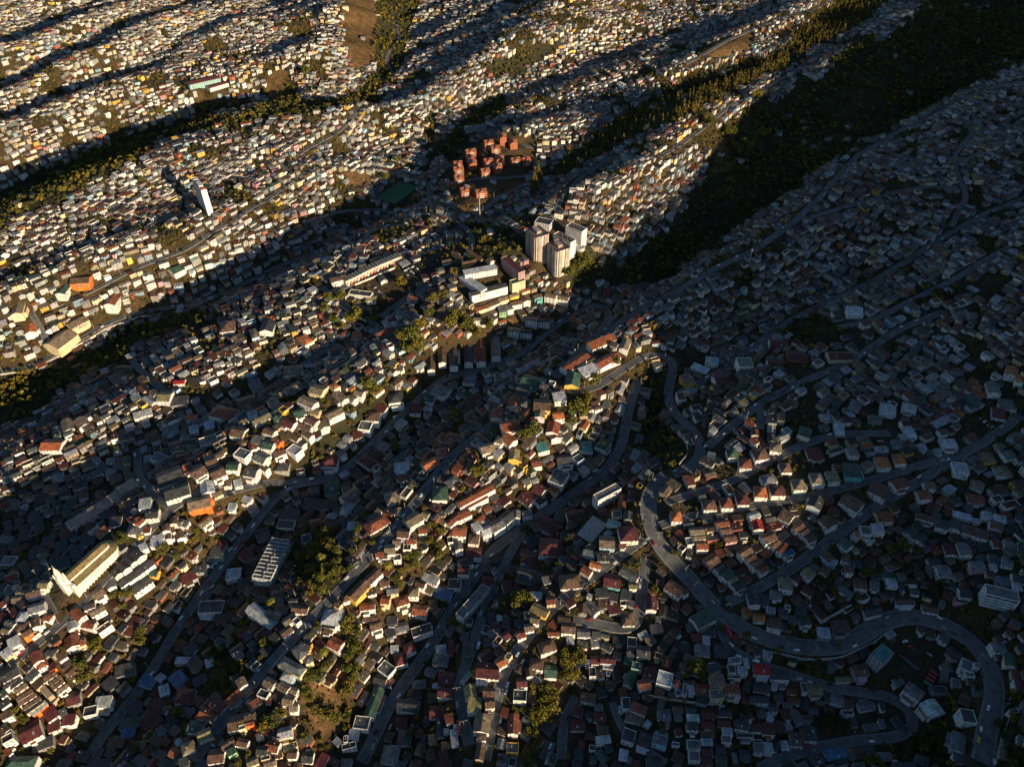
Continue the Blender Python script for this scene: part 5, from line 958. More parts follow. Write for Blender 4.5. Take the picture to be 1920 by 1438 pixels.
for spec, P in zip(BIG, BIGP):
    root, wl, rf, L, W, hh, st, P = big(spec, P); n = spec[0]; wc = spec[9]
    if n == 'slab_tower':
        windows_on(wl, L, W, hh, st, skip=(0.0, 3.14), every=2.6)
        A = Acc(); A.add(*box(-L*.1, -W*.35, hh - .2, L*.25, W*.35, hh + 2.6), (.7,.69,.66)); link('lift_house', A.mesh('lift_house', [M_WALL]), rf)
        for k in (-.38, -.22): A = Acc(); A.add(*box(L*k, -W*.4, hh - .2, L*k + 3, W*.4, hh + 1.4), (.72,.7,.64)); link('plant_box', A.mesh('plant_box', [M_WALL]), rf)
        A = Acc(); A.add(*box(L*.32, -W*.3, hh, L*.42, W*.3, hh + 1.2), (.5,.1,.05)); link('red_tank_room', A.mesh('red_tank_room', [M_WALL]), rf)
    elif n == 'apartment_tower':
        windows_on(wl, L, W, hh, st, every=4.0)
        for (x0, y0, x1, y1) in ((-L/2 - 1.6, -W*.42, -L/2, -W*.08), (-L/2 - 1.6, W*.1, -L/2, W*.4), (L*.1, -W/2 - 1.6, L*.42, -W/2), (-L*.4, -W/2 - 1.6, -L*.12, -W/2)):
            A = Acc()
            for s_ in range(st):
                z = s_*hh/st; A.add(*box(x0, y0, z, x1, y1, z + .2), wc); A.add(*box(x0, y0, z + .2, x1, y1, z + 1.2), tuple(c*.9 for c in wc))
            link('balcony_stack', A.mesh('balcony_stack', [M_WALL]), wl)
        A = Acc(); A.add(*box(-L*.2, -W*.2, hh, L*.15, W*.2, hh + 3.4), (.4,.3,.25)); link('lift_house', A.mesh('lift_house', [M_WALL]), rf)
        A = Acc()
        for (x0, y0, x1, y1) in ((-L/2 - .35, -W/2 - .35, L/2 + .35, -W/2 + .2), (-L/2 - .35, W/2 - .2, L/2 + .35, W/2 + .35), (-L/2 - .35, -W/2 + .2, -L/2 + .2, W/2 - .2), (L/2 - .2, -W/2 + .2, L/2 + .35, W/2 - .2)): A.add(*box(x0, y0, hh + .2, x1, y1, hh + .9), (.3,.13,.09))
        link('red_parapet', A.mesh('red_parapet', [M_WALL]), rf)
    elif n == 'apartment_slab':
        windows_on(wl, L, W, hh, st, skip=(1.57, -1.57), every=3.5)
        for s_ in range(st):
            for sg in (-1, 1):
                z = s_*hh/st; A = Acc(); y0, y1 = sorted((sg*W/2, sg*(W/2 + 1.3)))
                A.add(*box(-L/2, y0, z, L/2, y1, z + .25), wc); yy = sg*(W/2 + 1.3); A.add(*box(-L/2, min(yy, yy + sg*.1), z + .25, L/2, max(yy, yy + sg*.1), z + 1.1), wc)
                link('gallery', A.mesh('gallery', [M_WALL]), wl); A = Acc(); A.add(*box(-L/2 + .4, min(sg*W/2, sg*(W/2 + .04)), z + 1.2, L/2 - .4, max(sg*W/2, sg*(W/2 + .04)), z + 2.5), (.04,.045,.05)); link('window_band', A.mesh('window_band', [M_GLASS]), wl)
        for k in range(9): link('roof_vent', CHIM, rf, (-L*.4 + k*L*.1, (k % 3 - 1)*1.4, hh))
    elif n == 'school_hall':
        A = Acc(); r = random.Random(5); yw = W/2 if math.sin(P[5] + math.pi/2) < 0 else -W/2; sg = 1 if yw > 0 else -1
        for k in range(26):
            x = r.uniform(-L*.44, L*.4); z = r.uniform(1.5, hh - 3); A.add(*box(x, min(yw, yw + sg*.06), z, x + r.uniform(.8, 3), max(yw, yw + sg*.06), z + r.uniform(.5, 1.6)), r.choice(((.25,.5,.42),(.4,.6,.35),(.6,.3,.25),(.5,.6,.62),(.3,.42,.5))))
        link('mural', A.mesh('mural', [M_WALL]), wl); windows_on(wl, L, W, hh, 1, every=4)
    elif n == 'balcony_block':
        for s_ in range(st):
            for k in range(4):
                x0 = -L/2 + .6 + k*(L - 1)/4; z = s_*hh/st + .9
                A = Acc(); A.add(*box(x0, -W/2 - .05, z, x0 + (L - 1)/4 - .7, -W/2, z + 1.9), (.03,.035,.04)); link('balcony_opening', A.mesh('balcony_opening', [M_GLASS]), wl)
        windows_on(wl, L, W, hh, st, skip=(-1.57, 1.57)); 
        for s_ in range(st): A = Acc(); A.add(*box(-L/2 - .05, -W/2 - 1.3, s_*hh/st - .2, L/2 + .05, -W/2 - .002, s_*hh/st + .15), (.7,.7,.68)); link('balcony_slab', A.mesh('balcony_slab', [M_WALL]), wl)
    elif n == 'tank_block':
        windows_on(wl, L, W, hh, st, every=3.6)
        for k in range(11):
            x = -L*.46 + k*L*.092; link('water_tank', TANK, rf, (x, -W*.1 + (k % 2)*1.2, hh + .5))
            A = Acc(); A.add(*box(x + 1.4, -W/2 + .2, hh, x + 1.7, W/2 - .2, hh + 1.1), (.5,.5,.48)); link('party_wall', A.mesh('party_wall', [M_WALL]), rf)
    elif n == 'office_block': windows_on(wl, L, W, hh, st, every=3)
    elif n == 'warehouse': windows_on(wl, L, W, hh, 1, every=6)
    else: windows_on(wl, L, W, hh, st, every=3.4)
# brick housing estate
blist = []
for k, (X, Y, Z0) in enumerate(BRP):
    r = random.Random(k + 50); L, W, hh = r.uniform(13, 16), r.uniform(10.5, 12), r.choice((8.4, 9.6, 11)); rz = r.choice((.3, .35, .3 + math.pi/2)); st = int(hh/2.7); bc = shade((.33, .11, .05), r, .15)
    root = tag(link('brick_apartment_house', None, None, (X, Y, Z0), rz), None, 'apartment house', 'brick apartment houses of the estate')
    A = Acc(); A.add(*wall_geo('g', L, W, hh, .5, -6), bc); wl = link('wall', A.mesh('wall', [M_WALL]), root)
    A = Acc(); A.add(*roof_geo('g', L, W, hh, .5), shade((.26, .1, .06), r)); rf = link('roof', A.mesh('roof', [M_ROOF]), root)
    A = Acc(); A.add(*wall_geo('g', W*.5, L*.4, hh + .8, .8, hh - 2), bc, 0, rot(math.pi/2, (0, -W*.32, 0))); A.add(*roof_geo('g', W*.5, L*.4, hh + .8, .8), (.3, .12, .07), 1, rot(math.pi/2, (0, -W*.32, 0))); link('cross_gable', A.mesh('cross_gable', [M_WALL, M_ROOF]), rf)
    for s_ in range(st):
        for x in (-L*.32, 0, L*.32): link('window', WM[1], wl, (x, -W/2, 1.5 + s_*2.7), -math.pi/2); link('window', WM[0], wl, (x, W/2, 1.5 + s_*2.7), math.pi/2)
        A = Acc(); A.add(*box(-L*.22, -W/2 - 1.1, s_*2.7 + .1, L*.22, -W/2, s_*2.7 + .3), (.6,.58,.52)); A.add(*box(-L*.22, -W/2 - 1.1, s_*2.7 + .3, L*.22, -W/2 - 1.0, s_*2.7 + 1.2), (.6,.58,.52)); link('balcony', A.mesh('balcony', [M_WALL]), wl)
        for y in (-W*.25, W*.25): link('window', WM[0], wl, (L/2, y, 1.5 + s_*2.7), 0); link('window', WM[0], wl, (-L/2, y, 1.5 + s_*2.7), math.pi)
    blist.append((BRICK[k], root))
blist.sort(key=lambda t: t[0])
for k, (c, o) in enumerate(blist): o['label'] = f'orange brick gabled apartment house with pale balconies, {ordinal(k)} from left in the brick estate' if k else 'orange brick gabled apartment house with pale balconies, leftmost in the brick estate'
# church
X, Y, Zc, L, W, rz = trace_rect(128, 1089, 199, 1026, 31, 9.0); Z0 = Zc - 9.0; CHP = (X, Y)
if math.cos(rz) < 0: rz += math.pi
ch = tag(link('church', None, None, (X, Y, Z0), rz), 'long white church with olive roofs and a spired tower at its lower-left end', 'church')
WH = (.8, .76, .66); OL = (.2, .16, .075); nw = W*.42
A = Acc(); A.add(*box(-L/2, -W/2, -8, L/2, W/2, 8), WH); wl = link('aisle_wall', A.mesh('aisle_wall', [M_WALL]), ch)
A = Acc()
for s in (-1, 1):
    y0, y1 = s*(W/2 + .4), s*nw/2; v = [(-L/2 - .3, y0, 8.0), (L/2 + .3, y0, 8.0), (L/2 + .3, y1, 10.2), (-L/2 - .3, y1, 10.2)]; v2 = [(a, b, c + .25) for a, b, c in v]
    A.add(v2 + v, [(0,1,2,3),(0,4,5,1),(1,5,6,2),(2,6,7,3),(3,7,4,0)] if s < 0 else [(3,2,1,0),(1,5,4,0),(2,6,5,1),(3,7,6,2),(0,4,7,3)], OL)
link('aisle_roof', A.mesh('aisle_roof', [M_ROOF]), ch)
A = Acc(); A.add(*wall_geo('g', L*.96, nw, 13.2, .45, 8.01), WH); A.add(*box(0, 0, 0, .01, .01, .01), WH); nv = link('nave_wall', A.mesh('nave_wall', [M_WALL]), ch)
A = Acc(); A.add(*roof_geo('g', L*.96, nw, 13.2, .45), (.28, .2, .09)); link('nave_roof', A.mesh('nave_roof', [M_ROOF]), ch)
A = Acc(); n = 10; v, f = cyl(nw/2, 8.0, 13.2, 16, None, L*.48, 0); A.add(v, f, WH); v, f = cyl(nw/2 + .4, 13.2, 15.2, 16, .1, L*.48, 0); A.add(v, f, OL, 1)
v, f = cyl(W/2, -6, 8.0, 20, None, L*.48, 0); A.add(v, f, WH); v, f = cyl(W/2 + .4, 8.02, 10.2, 20, nw/2, L*.48, 0); A.add(v, f, OL, 1); link('apse', A.mesh('apse', [M_WALL, M_ROOF]), ch)
for k in range(12):
    x = -L*.44 + k*L*.08
    for s in (-1, 1):
        link('window', WM[2], wl, (x, s*W/2, 4.6), s*math.pi/2); A = Acc(); A.add(*box(x + L*.04 - .35, min(s*W/2, s*(W/2 + .7)), -5, x + L*.04 + .35, max(s*W/2, s*(W/2 + .7)), 7.2), WH); link('buttress', A.mesh('buttress', [M_WALL]), wl)
A = Acc(); A.add(*box(-L/2 - 2.5, -W/2 - .4, -8, -L/2 + .02, W/2 + .4, 11.5), WH); A.add([(-L/2 - 2.5, -W*.3, 11.5), (-L/2, -W*.3, 11.5), (-L/2, W*.3, 11.5), (-L/2 - 2.5, W*.3, 11.5), (-L/2 - 2.5, 0, 16), (-L/2, 0, 16)], [(0,1,5,4),(2,3,4,5),(1,2,5),(3,0,4)], WH); fc = link('facade', A.mesh('facade', [M_WALL]), ch)
link('door', DOORM, fc, (-L/2 - 2.5, 0, 0), math.pi)
A = Acc(); tw = 3.0; tx0 = -L/2 - 3.2
A.add(*box(tx0 - tw, -tw, -8, tx0 + tw, tw, 19), WH)
for z in (6.5, 12.5, 18.6): A.add(*box(tx0 - tw - .3, -tw - .3, z, tx0 + tw + .3, tw + .3, z + .5), WH)
twr = link('tower', A.mesh('tower', [M_WALL]), ch)
A = Acc()
for cx_, cy_ in ((-tw, -tw), (-tw, tw), (tw, -tw), (tw, tw)): A.add(*cyl(.55, 19, 21.5, 6, None, tx0 + cx_*.85, cy_*.85), WH); A.add(*cyl(.6, 21.5, 24, 6, .03, tx0 + cx_*.85, cy_*.85), WH)
A.add(*cyl(2.3, 19, 25, 8, 2.0, tx0, 0), WH); A.add(*cyl(2.4, 25, 33, 8, .08, tx0, 0), (.6,.57,.5)); sp = link('spire', A.mesh('spire', [M_WALL]), twr)
A = Acc(); A.add(*box(tx0 - .06, -.06, 32.9, tx0 + .06, .06, 35.0), WH); A.add(*box(tx0 - .05, -.6, 34.0, tx0 + .05, .6, 34.15), WH); link('cross', A.mesh('cross', [M_WALL]), twr)
for z in (9.5, 15.5):
    for ang, dx_, dy_ in ((math.pi, -tw, 0), (-math.pi/2, 0, -tw), (math.pi/2, 0, tw)): link('belfry_opening', WM[1], twr, (tx0 + dx_, dy_, z), ang)
# terraced rows
def terrace(name, P, hgt, n, wc, rc, fin, porch, label, side):
    X, Y, Zc, L, W, rz = P; root = tag(link(name, None, None, (X, Y, Zc - hgt), rz), label, 'terraced row')
    ul = L/n; g = [float(ground(X + math.cos(rz)*(-L/2 + (k + .5)*ul), Y + math.sin(rz)*(-L/2 + (k + .5)*ul))) - (Zc - hgt) for k in range(n)]; g = smooth1(g, 3)
    for k in range(n):
        x0, x1 = -L/2 + k*ul, -L/2 + (k + 1)*ul - .003; r = random.Random(k); z = g[k] + hgt
        A = Acc(); A.add(*box(x0, -W/2, g[k] - 8, x1, W/2, z), shade(wc, r, .06)); wl = link('unit_wall', A.mesh('unit_wall', [M_WALL]), root)
        A = Acc(); A.add(*box(x0 + .1, -W/2 - .3, z, x1 - .1, W/2 + .3, z + .25), shade(rc, r)); link('unit_roof', A.mesh('unit_roof', [M_ROOF]), root)
        for s_ in range(int(hgt/2.8)):
            for sg in (-1, 1): link('window', WM[1], wl, ((x0 + x1)/2, sg*W/2, g[k] + 1.5 + s_*2.7), sg*math.pi/2)
        if fin: A = Acc(); A.add(*box(x1 - .25, -W/2 - 1.0, z - 3, x1, W/2 + 1.0, z + 1.0), (.8,.78,.72)); link('fin_wall', A.mesh('fin_wall', [M_WALL]), root)
        if porch:
            A = Acc(); y0, y1 = sorted((side*W/2, side*(W/2 + 2.2))); A.add(*box(x0 + ul*.15, y0, g[k] - 4, x1 - ul*.35, y1, g[k] + hgt*.45), porch if k % 3 else (.7,.68,.62)); A.add(*box(x0 + ul*.1, y0, g[k] + hgt*.45, x1 - ul*.3, y1 + .1, g[k] + hgt*.45 + .15), (.6,.55,.5)); link('porch', A.mesh('porch', [M_WALL]), root)
def sideof(P): return 1 if math.sin(P[5] + math.pi/2) < 0 else -1
terrace('terraced_row', ROWA, 10.0, 12, (.72, .55, .5), (.3, .22, .18), False, (.7, .5, .45), 'pinkish white stepped row of terraced flats above and left of the church', sideof(ROWA))
terrace('terraced_row', ROWB, 7.0, 17, (.6, .55, .48), (.12, .11, .1), True, (.5, .1, .04), 'long terrace with white fin walls and orange porches beside the walled car yard', sideof(ROWB))
# pitch, court, ramp, masts, containers
for nm, P, m_, lab in (('football_pitch', PITCH_, M_TURF, 'dark green football pitch in the shaded valley below the lit ridge'), ('sports_court', COURT, M_CONC, 'plain grey fenced sports court among dark houses, lower centre')):
    X, Y, Zc, L, W, rz = P; root = tag(link(nm, None, None, (X, Y, float(ground(X, Y)) + .6), rz), lab, 'sports ground')
    A = Acc(); A.add(*box(-L/2, -W/2, -4, L/2, W/2, .1), (1,1,1)); link('playing_surface', A.mesh('playing_surface', [m_]), root)
    A = Acc(); e = .12
    for x0, y0, x1, y1 in ((-L/2 + 1, -W/2 + 1, L/2 - 1, -W/2 + 1 + e), (-L/2 + 1, W/2 - 1 - e, L/2 - 1, W/2 - 1), (-L/2 + 1, -W/2 + 1 + e, -L/2 + 1 + e, W/2 - 1 - e), (L/2 - 1 - e, -W/2 + 1 + e, L/2 - 1, W/2 - 1 - e), (-e/2, -W/2 + 1 + e, e/2, W/2 - 1 - e)): A.add([(x0,y0,.104),(x1,y0,.104),(x1,y1,.104),(x0,y1,.104)], [(0,1,2,3)])
    link('line_markings', A.mesh('line_markings', [M_LINE]), root)
    for sx_ in (-1, 1):
        A = Acc(); x = sx_*(L/2 - 1)
        for y in (-1.8, 1.8): A.add(*box(x - .06, y - .06, .1, x + .06, y + .06, 2.4))
        A.add(*box(x - .06, -1.86, 2.4, x + .06, 1.86, 2.52)); link('goal', A.mesh('goal', [M_METAL]), root)
X, Y, Zc = [float(q[0]) for q in bp([1087], [464], 5)]
root = tag(link('spiral_ramp', None, None, (X, Y, Zc - 5)), 'round white spiral ramp at the foot of the white apartment slabs', 'ramp')
for k, z in enumerate((0, 2.6, 5.2)):
    A = Acc(); n = 24
    v, f = cyl(6.5, z - .3, z, n); A.add(v, f, (.72,.71,.68)); link('ramp_deck', A.mesh('ramp_deck', [M_WALL]), root)
    A = Acc(); v = []; f = []
    for i in range(n):
        a = 2*math.pi*i/n; c, s = math.cos(a), math.sin(a); v += [(6.5*c, 6.5*s, z), (6.5*c, 6.5*s, z + 1), (6.2*c, 6.2*s, z + 1), (6.2*c, 6.2*s, z)]
    for i in range(n):
        a = 4*i; b = 4*((i + 1) % n); f += [(a, b, b+1, a+1), (a+1, b+1, b+2, a+2), (a+2, b+2, b+3, a+3)]
    A.add(v, f, (.8,.79,.76)); link('parapet', A.mesh('parapet', [M_WALL]), root)
for px, py, hh, r0, lab in ((900, 413, 30, .8, 'tall thin pale mast beside the road junction under the brick estate'), (1403, 499, 22, .7, 'slender white mast on the shaded right crest'), (502+0, 0, 0, 0, '')):
    if not hh: continue
    X, Y, Zc = [float(q[0]) for q in bp([px], [py], 0)]; root = tag(link('mast', None, None, (X, Y, Zc)), lab, 'mast')
    A = Acc(); A.add(*cyl(r0, -1, hh, 8, r0*.5)); link('shaft', A.mesh('shaft', [M_POLE]), root)
    A = Acc(); A.add(*cyl(1.3, hh, hh + .5, 8)); A.add(*cyl(.5, hh + .5, hh + 2.2, 8, .2)); link('lamp_head', A.mesh('lamp_head', [M_METAL]), root)
def container_mesh(c):
    A = Acc(); A.add(*box(-3, -1.2, .15, 3, 1.2, 2.7), c)
    for k in range(15):
        x = -2.8 + k*.4
        for s in (-1, 1): A.add(*box(x, min(s*1.2, s*1.26), .3, x + .18, max(s*1.2, s*1.26), 2.6), c)
        A.add(*box(x, -1.1, 2.7, x + .18, 1.1, 2.74), c)
    return A.mesh('shipping_container', [M_CAR])
cit = []
for px, py, c, nm in ((1750, 1262, (.25,.03,.03), 'red'), (1746, 1269, (.16,.03,.04), 'maroon'), (1742, 1275, (.3,.03,.03), 'red'), (1738, 1282, (.05,.14,.1), 'green'), (1691, 1233, (.12,.04,.04), 'dark maroon'), (1699, 1240, (.05,.07,.11), 'dark blue'), (1707, 1246, (.1,.07,.04), 'brown'), (1715, 1252, (.06,.08,.13), 'dark blue')):
    X, Y, Zc = [float(q[0]) for q in bp([px], [py], 1)]; o = tag(link('shipping_container', container_mesh(c), None, (X, Y, Zc - 1.0), R(-40)), None, 'container', 'containers in the yard'); cit.append((o, f'{nm} steel container', px, py))
label_all(cit)
# stairs and walls
def wall_line(pts, hh, th, col, label, name='retaining_wall', cat='wall'):
    px, py = np.array(pts, float).T; x, y, z = bp(px, py, 0); P = resample(np.stack([x, y], 1), 4.0); P = np.stack([smooth1(P[:, 0], 3), smooth1(P[:, 1], 3)], 1); T = np.gradient(P, axis=0); T /= np.linalg.norm(T, axis=1)[:, None]; Nn = np.stack([-T[:, 1], T[:, 0]], 1); g = smooth1(ground(P[:, 0], P[:, 1]), 2)
    o_ = P[len(P)//2]; A = Acc(); rows = []
    for off, z_ in ((-th/2, -3), (-th/2, hh), (th/2, hh), (th/2, -3)): rows.append(np.c_[P + Nn*off - o_, g + z_])
    V = np.stack(rows, 1).reshape(-1, 3); n = len(P); idx = np.arange(n*4).reshape(n, 4); f = np.stack([idx[:-1,:-1], idx[:-1,1:], idx[1:,1:], idx[1:,:-1]], -1).reshape(-1, 4); A.add(V, f, col)
    return tag(link(name, A.mesh(name, [M_WALL]), None, (o_[0], o_[1], 0)), label, cat)
wall_line([(-10,704),(60,698),(130,659),(203,614),(262,593),(352,583),(424,558),(520,508),(624,468),(700,437)], 1.9, .5, (.62,.6,.56), 'long pale parapet wall following the curving left valley road')
wall_line([(1378,1200),(1430,1222),(1500,1237),(1570,1236),(1620,1215),(1665,1185)], 2.2, .7, (.36,.36,.34), 'grey retaining wall on the inner edge of the winding avenue')
wall_line([(1895,1300),(1893,1350),(1870,1400),(1868,1440)], 1.5, .5, (.3,.31,.31), 'short kerbside wall on the outer side of the last avenue bend')
wall_line([(1262,805),(1285,828),(1292,850),(1270,875)], 2.0, .6, (.45,.46,.45), 'pale curved wall between the avenue and the wooded gully')
wall_line([(710,609),(760,571),(805,541)], 2.4, .5, (.66,.62,.5), 'lit white wall along the street below the walled car yard')
wall_line([(662,537),(700,522),(745,502)], 2.4, .5, (.66,.62,.5), 'lit cream wall facing the orange-porched terrace')
wall_line([(613,560),(650,583),(690,605)], 2.2, .5, (.6,.57,.5), 'white wall along the left side of the car yard')
wall_line([(1208,1305),(1250,1312),(1300,1320),(1345,1322)], 3.0, .7, (.42,.36,.28), 'lit stone retaining wall above the lower-right rows')
wall_line([(1535,1172),(1570,1150),(1600,1135)], 3.5, 1.0, (.4,.42,.4), 'pale rubble wall inside the first avenue bend')
wall_line([(497,1272),(520,1240),(545,1212)], 2.0, .5, (.5,.5,.48), 'white garden wall beside the straight lower street')
px, py = np.array([(36,1240),(104,1316)], float).T; x, y, z = bp(px, py, 0); rz = math.atan2(y[1]-y[0], x[1]-x[0]); Ls = math.hypot(x[1]-x[0], y[1]-y[0]); root = tag(link('stairway', None, None, (x[0], y[0], z[0]), rz), 'broad sunlit stone stairway running down between the terraced roofs, lower left', 'stairs')
A = Acc(); n = 30
for k in range(n): zt = (z[1] - z[0])*(k + .5)/n + 1.2; A.add(*box(k*Ls/n, -2.0, -10, (k + 1)*Ls/n - .002, 2.0, zt), (.42,.34,.22))
link('steps', A.mesh('steps', [M_WALL]), root)
for s in (-1, 1): A = Acc(); v = [(0, s*2.05, 1.2), (Ls, s*2.05, z[1]-z[0] + 1.2), (Ls, s*2.3, z[1]-z[0] + 1.2), (0, s*2.3, 1.2)]; v2 = [(a, b, c + 1.0) for a, b, c in v]; v3 = [(a, b, c - 9) for a, b, c in v]; A.add(v3 + v2, [(0,1,5,4),(1,2,6,5),(2,3,7,6),(3,0,4,7),(4,5,6,7)], (.5,.42,.3)); link('side_wall', A.mesh('side_wall', [M_WALL]), root)

# ------------------------------------------------------------ cars
def car_mesh(c, kind='car'):
    A = Acc()
    if kind == 'van': prof = [(-2.6,.35),(-2.6,2.0),(-2.4,2.2),(1.5,2.2),(2.2,1.3),(2.7,1.1),(2.7,.35)]
    elif kind == 'bus': prof = [(-5.4,.4),(-5.4,2.8),(-5.2,3.0),(5.2,3.0),(5.4,2.7),(5.5,.4)]
    else: prof = [(-2.15,.35),(-2.2,.85),(-1.9,.95),(-1.5,1.42),(.35,1.45),(1.05,.98),(2.0,.82),(2.2,.6),(2.15,.35)]
    w_ = .88 if kind == 'car' else 1.0 if kind == 'van' else 1.25; n = len(prof)
    v = [(x, -w_*(1 if z < 1 else .86 if kind == 'car' else .97), z) for x, z in prof] + [(x, w_*(1 if z < 1 else .86 if kind == 'car' else .97), z) for x, z in prof]
    f = [(k, k + 1, n + k + 1, n + k)[::-1] for k in range(n - 1)]; cen = len(v); v += [(0, -w_, .6), (0, w_, .6)]
    for k in range(n - 1): f += [(k + 1, k, cen), (n + k, n + k + 1, cen + 1)]
    f += [(0, n - 1, cen), (n - 1 + n, n, cen + 1), (n - 1, 0, n, 2*n - 1)]
    A.add(v, f, c, 0)
    g = (.02,.025,.03)
    if kind == 'car': glass = [[(-1.87,1.0),(-1.52,1.40)], [(.42,1.42),(1.02,1.02)]]
    elif kind == 'van': glass = [[(1.56,2.14),(2.16,1.36)]]
    else: glass = [[(5.44,1.3),(5.27,2.6)]]
    for (x0, z0), (x1, z1) in glass:
        d = .03; nx_, nz_ = (z1 - z0), -(x1 - x0); l = math.hypot(nx_, nz_); s = 1 if nx_*((x0+x1)/2) + nz_ > 0 else -1; nx_, nz_ = s*nx_/l*d, s*nz_/l*d
        A.add([(x0+nx_, -.68*w_, z0+nz_), (x1+nx_, -.66*w_, z1+nz_), (x1+nx_, .66*w_, z1+nz_), (x0+nx_, .68*w_, z0+nz_)], [(0,1,2,3)], g, 1)
    for s in (-1, 1):
        y = s*w_*(.95 if kind == 'car' else 1.0); x0, x1, z0, z1 = (-1.4, .6, 1.0, 1.35) if kind == 'car' else (-.2, 1.5, 1.3, 2.0) if kind == 'van' else (-5, 5, 1.5, 2.5); A.add(*box(x0, min(y, y*.9), z0, x1, max(y, y*.9), z1), g, 1)
        for xw in ((-1.35, 1.35) if kind == 'car' else (-1.7, 1.8) if kind == 'van' else (-3.4, 3.6)):
            vv, ff = cyl(.34, -.11, .11, 10); vv = [(xw + a, s*(w_ - .08) + c_, .34 + b) for a, b, c_ in vv]; A.add(vv, ff, (.02,.02,.02), 2)
    return A.mesh('parked_' + kind, [M_CAR, M_GLASS, M_TYRE])
CCOL = [('white', (.75,.76,.77)), ('silver', (.4,.42,.44)), ('dark grey', (.06,.065,.07)), ('red', (.4,.03,.03)), ('dark blue', (.03,.06,.18)), ('black', (.015,.015,.018)), ('beige', (.4,.34,.24)), ('yellow', (.7,.5,.02))]
CMESH = [car_mesh(c) for _, c in CCOL]; VAN = car_mesh((.75,.76,.77), 'van'); BUS = car_mesh((.4,.03,.03), 'bus')
cars = []; cr = random.Random(3)
CL = []
for (ox, oy), t in CARS.items():
    for it in t.split(';'): a = it.split(); CL.append((ox + float(a[0])/6, oy + float(a[1])/6, a[2] if len(a) > 2 else ''))
for it in CARS3.split(';'): a = it.split(); CL.append((640 + float(a[0])/3, 480 + float(a[1])/3, ''))
cx_, cy_, cz_ = bp([c[0] for c in CL], [c[1] for c in CL], 1.2)
placed = []
for (px, py, k), x, y in zip(CL, cx_, cy_): placed.append((float(x), float(y), k, px, py))
# more kerbside cars along the streets the photo shows lined with them
for k in cr.sample(range(len(RSEG)), 900):
    s = RSEG[k]; sg = cr.choice((-1, 1)); hw = s[4] - (1.1 if s[4] < 5.6 else 1.8) - 1.1
    x, y = s[0] - s[3]*sg*hw, s[1] + s[2]*sg*hw; z = float(ground(x, y)); px, py = project(x, y, z)
    if not (0 < px < 1920 and 330 < py < 1438) or hw < 1.5: continue
    if any((x-a)**2 + (y-b)**2 < 36 for a, b, *_ in placed): continue
    placed.append((x, y, '', float(px), float(py)))
    if len(placed) > 270: break
for x, y, k, px, py in placed:
    d, tx_, ty_ = road_dist(x, y); rz = math.atan2(ty_, tx_) if d < 20 else R(-50)
    if cr.random() < .5: rz += math.pi
    ci = 7 if k == 'y' else cr.choices(range(7), (8, 4, 3, 2, 2, 2, 1))[0]; me_ = VAN if k == 't' else BUS if k == 'B' else CMESH[ci]
    near = [q for q in near_houses(mk(x, y, 4.2, 1.8, rz, 'f', 'g', 'w', 1, True)) if sat(mk(x, y, 4.2, 1.8, rz, 'f', 'g', 'w', 1, True), q, 0)]
    z = float(ground(x, y)) + (.6 if d < 2 else .15)
    if near: continue
    o = tag(link('parked_car' if me_ not in (VAN, BUS) else 'parked_van' if me_ is VAN else 'bus', me_, None, (x, y, z), rz), None, 'car' if me_ not in (VAN, BUS) else 'van' if me_ is VAN else 'bus', 'vehicles on the streets')
    cars.append((o, ('small white van' if me_ is VAN else 'red bus' if me_ is BUS else CCOL[ci][0] + ' hatchback car'), px, py))
for px, py, c in ((899, 1121, 2), (876, 1152, 0)):
    X, Y, Zc = [float(q[0]) for q in bp([px], [py], 8.0)]; b_ = BIGP[[s_[0] for s_ in BIG].index('office_block')]
    o = tag(link('parked_car', CMESH[c], None, (X, Y, b_[2] + 8.03), b_[5] + .2), None, 'car', 'vehicles on the streets'); cars.append((o, CCOL[c][0] + ' car on a flat roof deck', px, py))
label_all(cars)
# ------------------------------------------------------------ poles and lamps
A = Acc(); A.add(*cyl(.16, -1, 9.2, 8, .1)); A.add(*box(-1.1, -.06, 8.2, 1.1, .06, 8.34)); A.add(*box(-.8, -.06, 7.5, .8, .06, 7.62)); UM = A.mesh('utility_pole', [M_POLE])
A = Acc(); A.add(*cyl(.14, -1, 9.0, 8, .09)); A.add(*box(0, -.06, 8.9, 2.2, .06, 9.02)); A.add(*box(-2.2, -.06, 8.9, 0, .06, 9.02)); A.add(*box(1.9, -.18, 8.82, 2.8, .18, 9.0)); A.add(*box(-2.8, -.18, 8.82, -1.9, .18, 9.0)); LMm = A.mesh('street_lamp', [M_POLE])
pl = []; x, y, z = bp([p[0] for p in POLES], [p[1] for p in POLES], 0)
for a, b, p in zip(x, y, POLES): pl.append((float(a), float(b), p[0], p[1], p[1] > 950 and p[0] > 850))
for k in range(0, len(RSEG), 9):
    s = RSEG[k]; x_, y_ = s[0] - s[3]*(s[4] - .5)*(1 if k % 2 else -1), s[1] + s[2]*(s[4] - .5)*(1 if k % 2 else -1); px, py = project(x_, y_, float(ground(x_, y_)))
    if 5 < px < 1915 and 250 < py < 1430 and not any((x_-a)**2 + (y_-b)**2 < 700 for a, b, *_ in pl): pl.append((x_, y_, float(px), float(py), False))
pit = []
for x_, y_, px, py, lamp in pl[:280]:
    d, tx_, ty_ = road_dist(x_, y_); o = tag(link('street_lamp' if lamp else 'utility_pole', LMm if lamp else UM, None, (x_, y_, float(ground(x_, y_)) + .3), math.atan2(ty_, tx_) + math.pi/2), None, 'lamp post' if lamp else 'pole', 'poles along the streets')
    pit.append((o, 'twin-armed grey street lamp' if lamp else 'pale concrete utility pole', px, py))
label_all(pit)

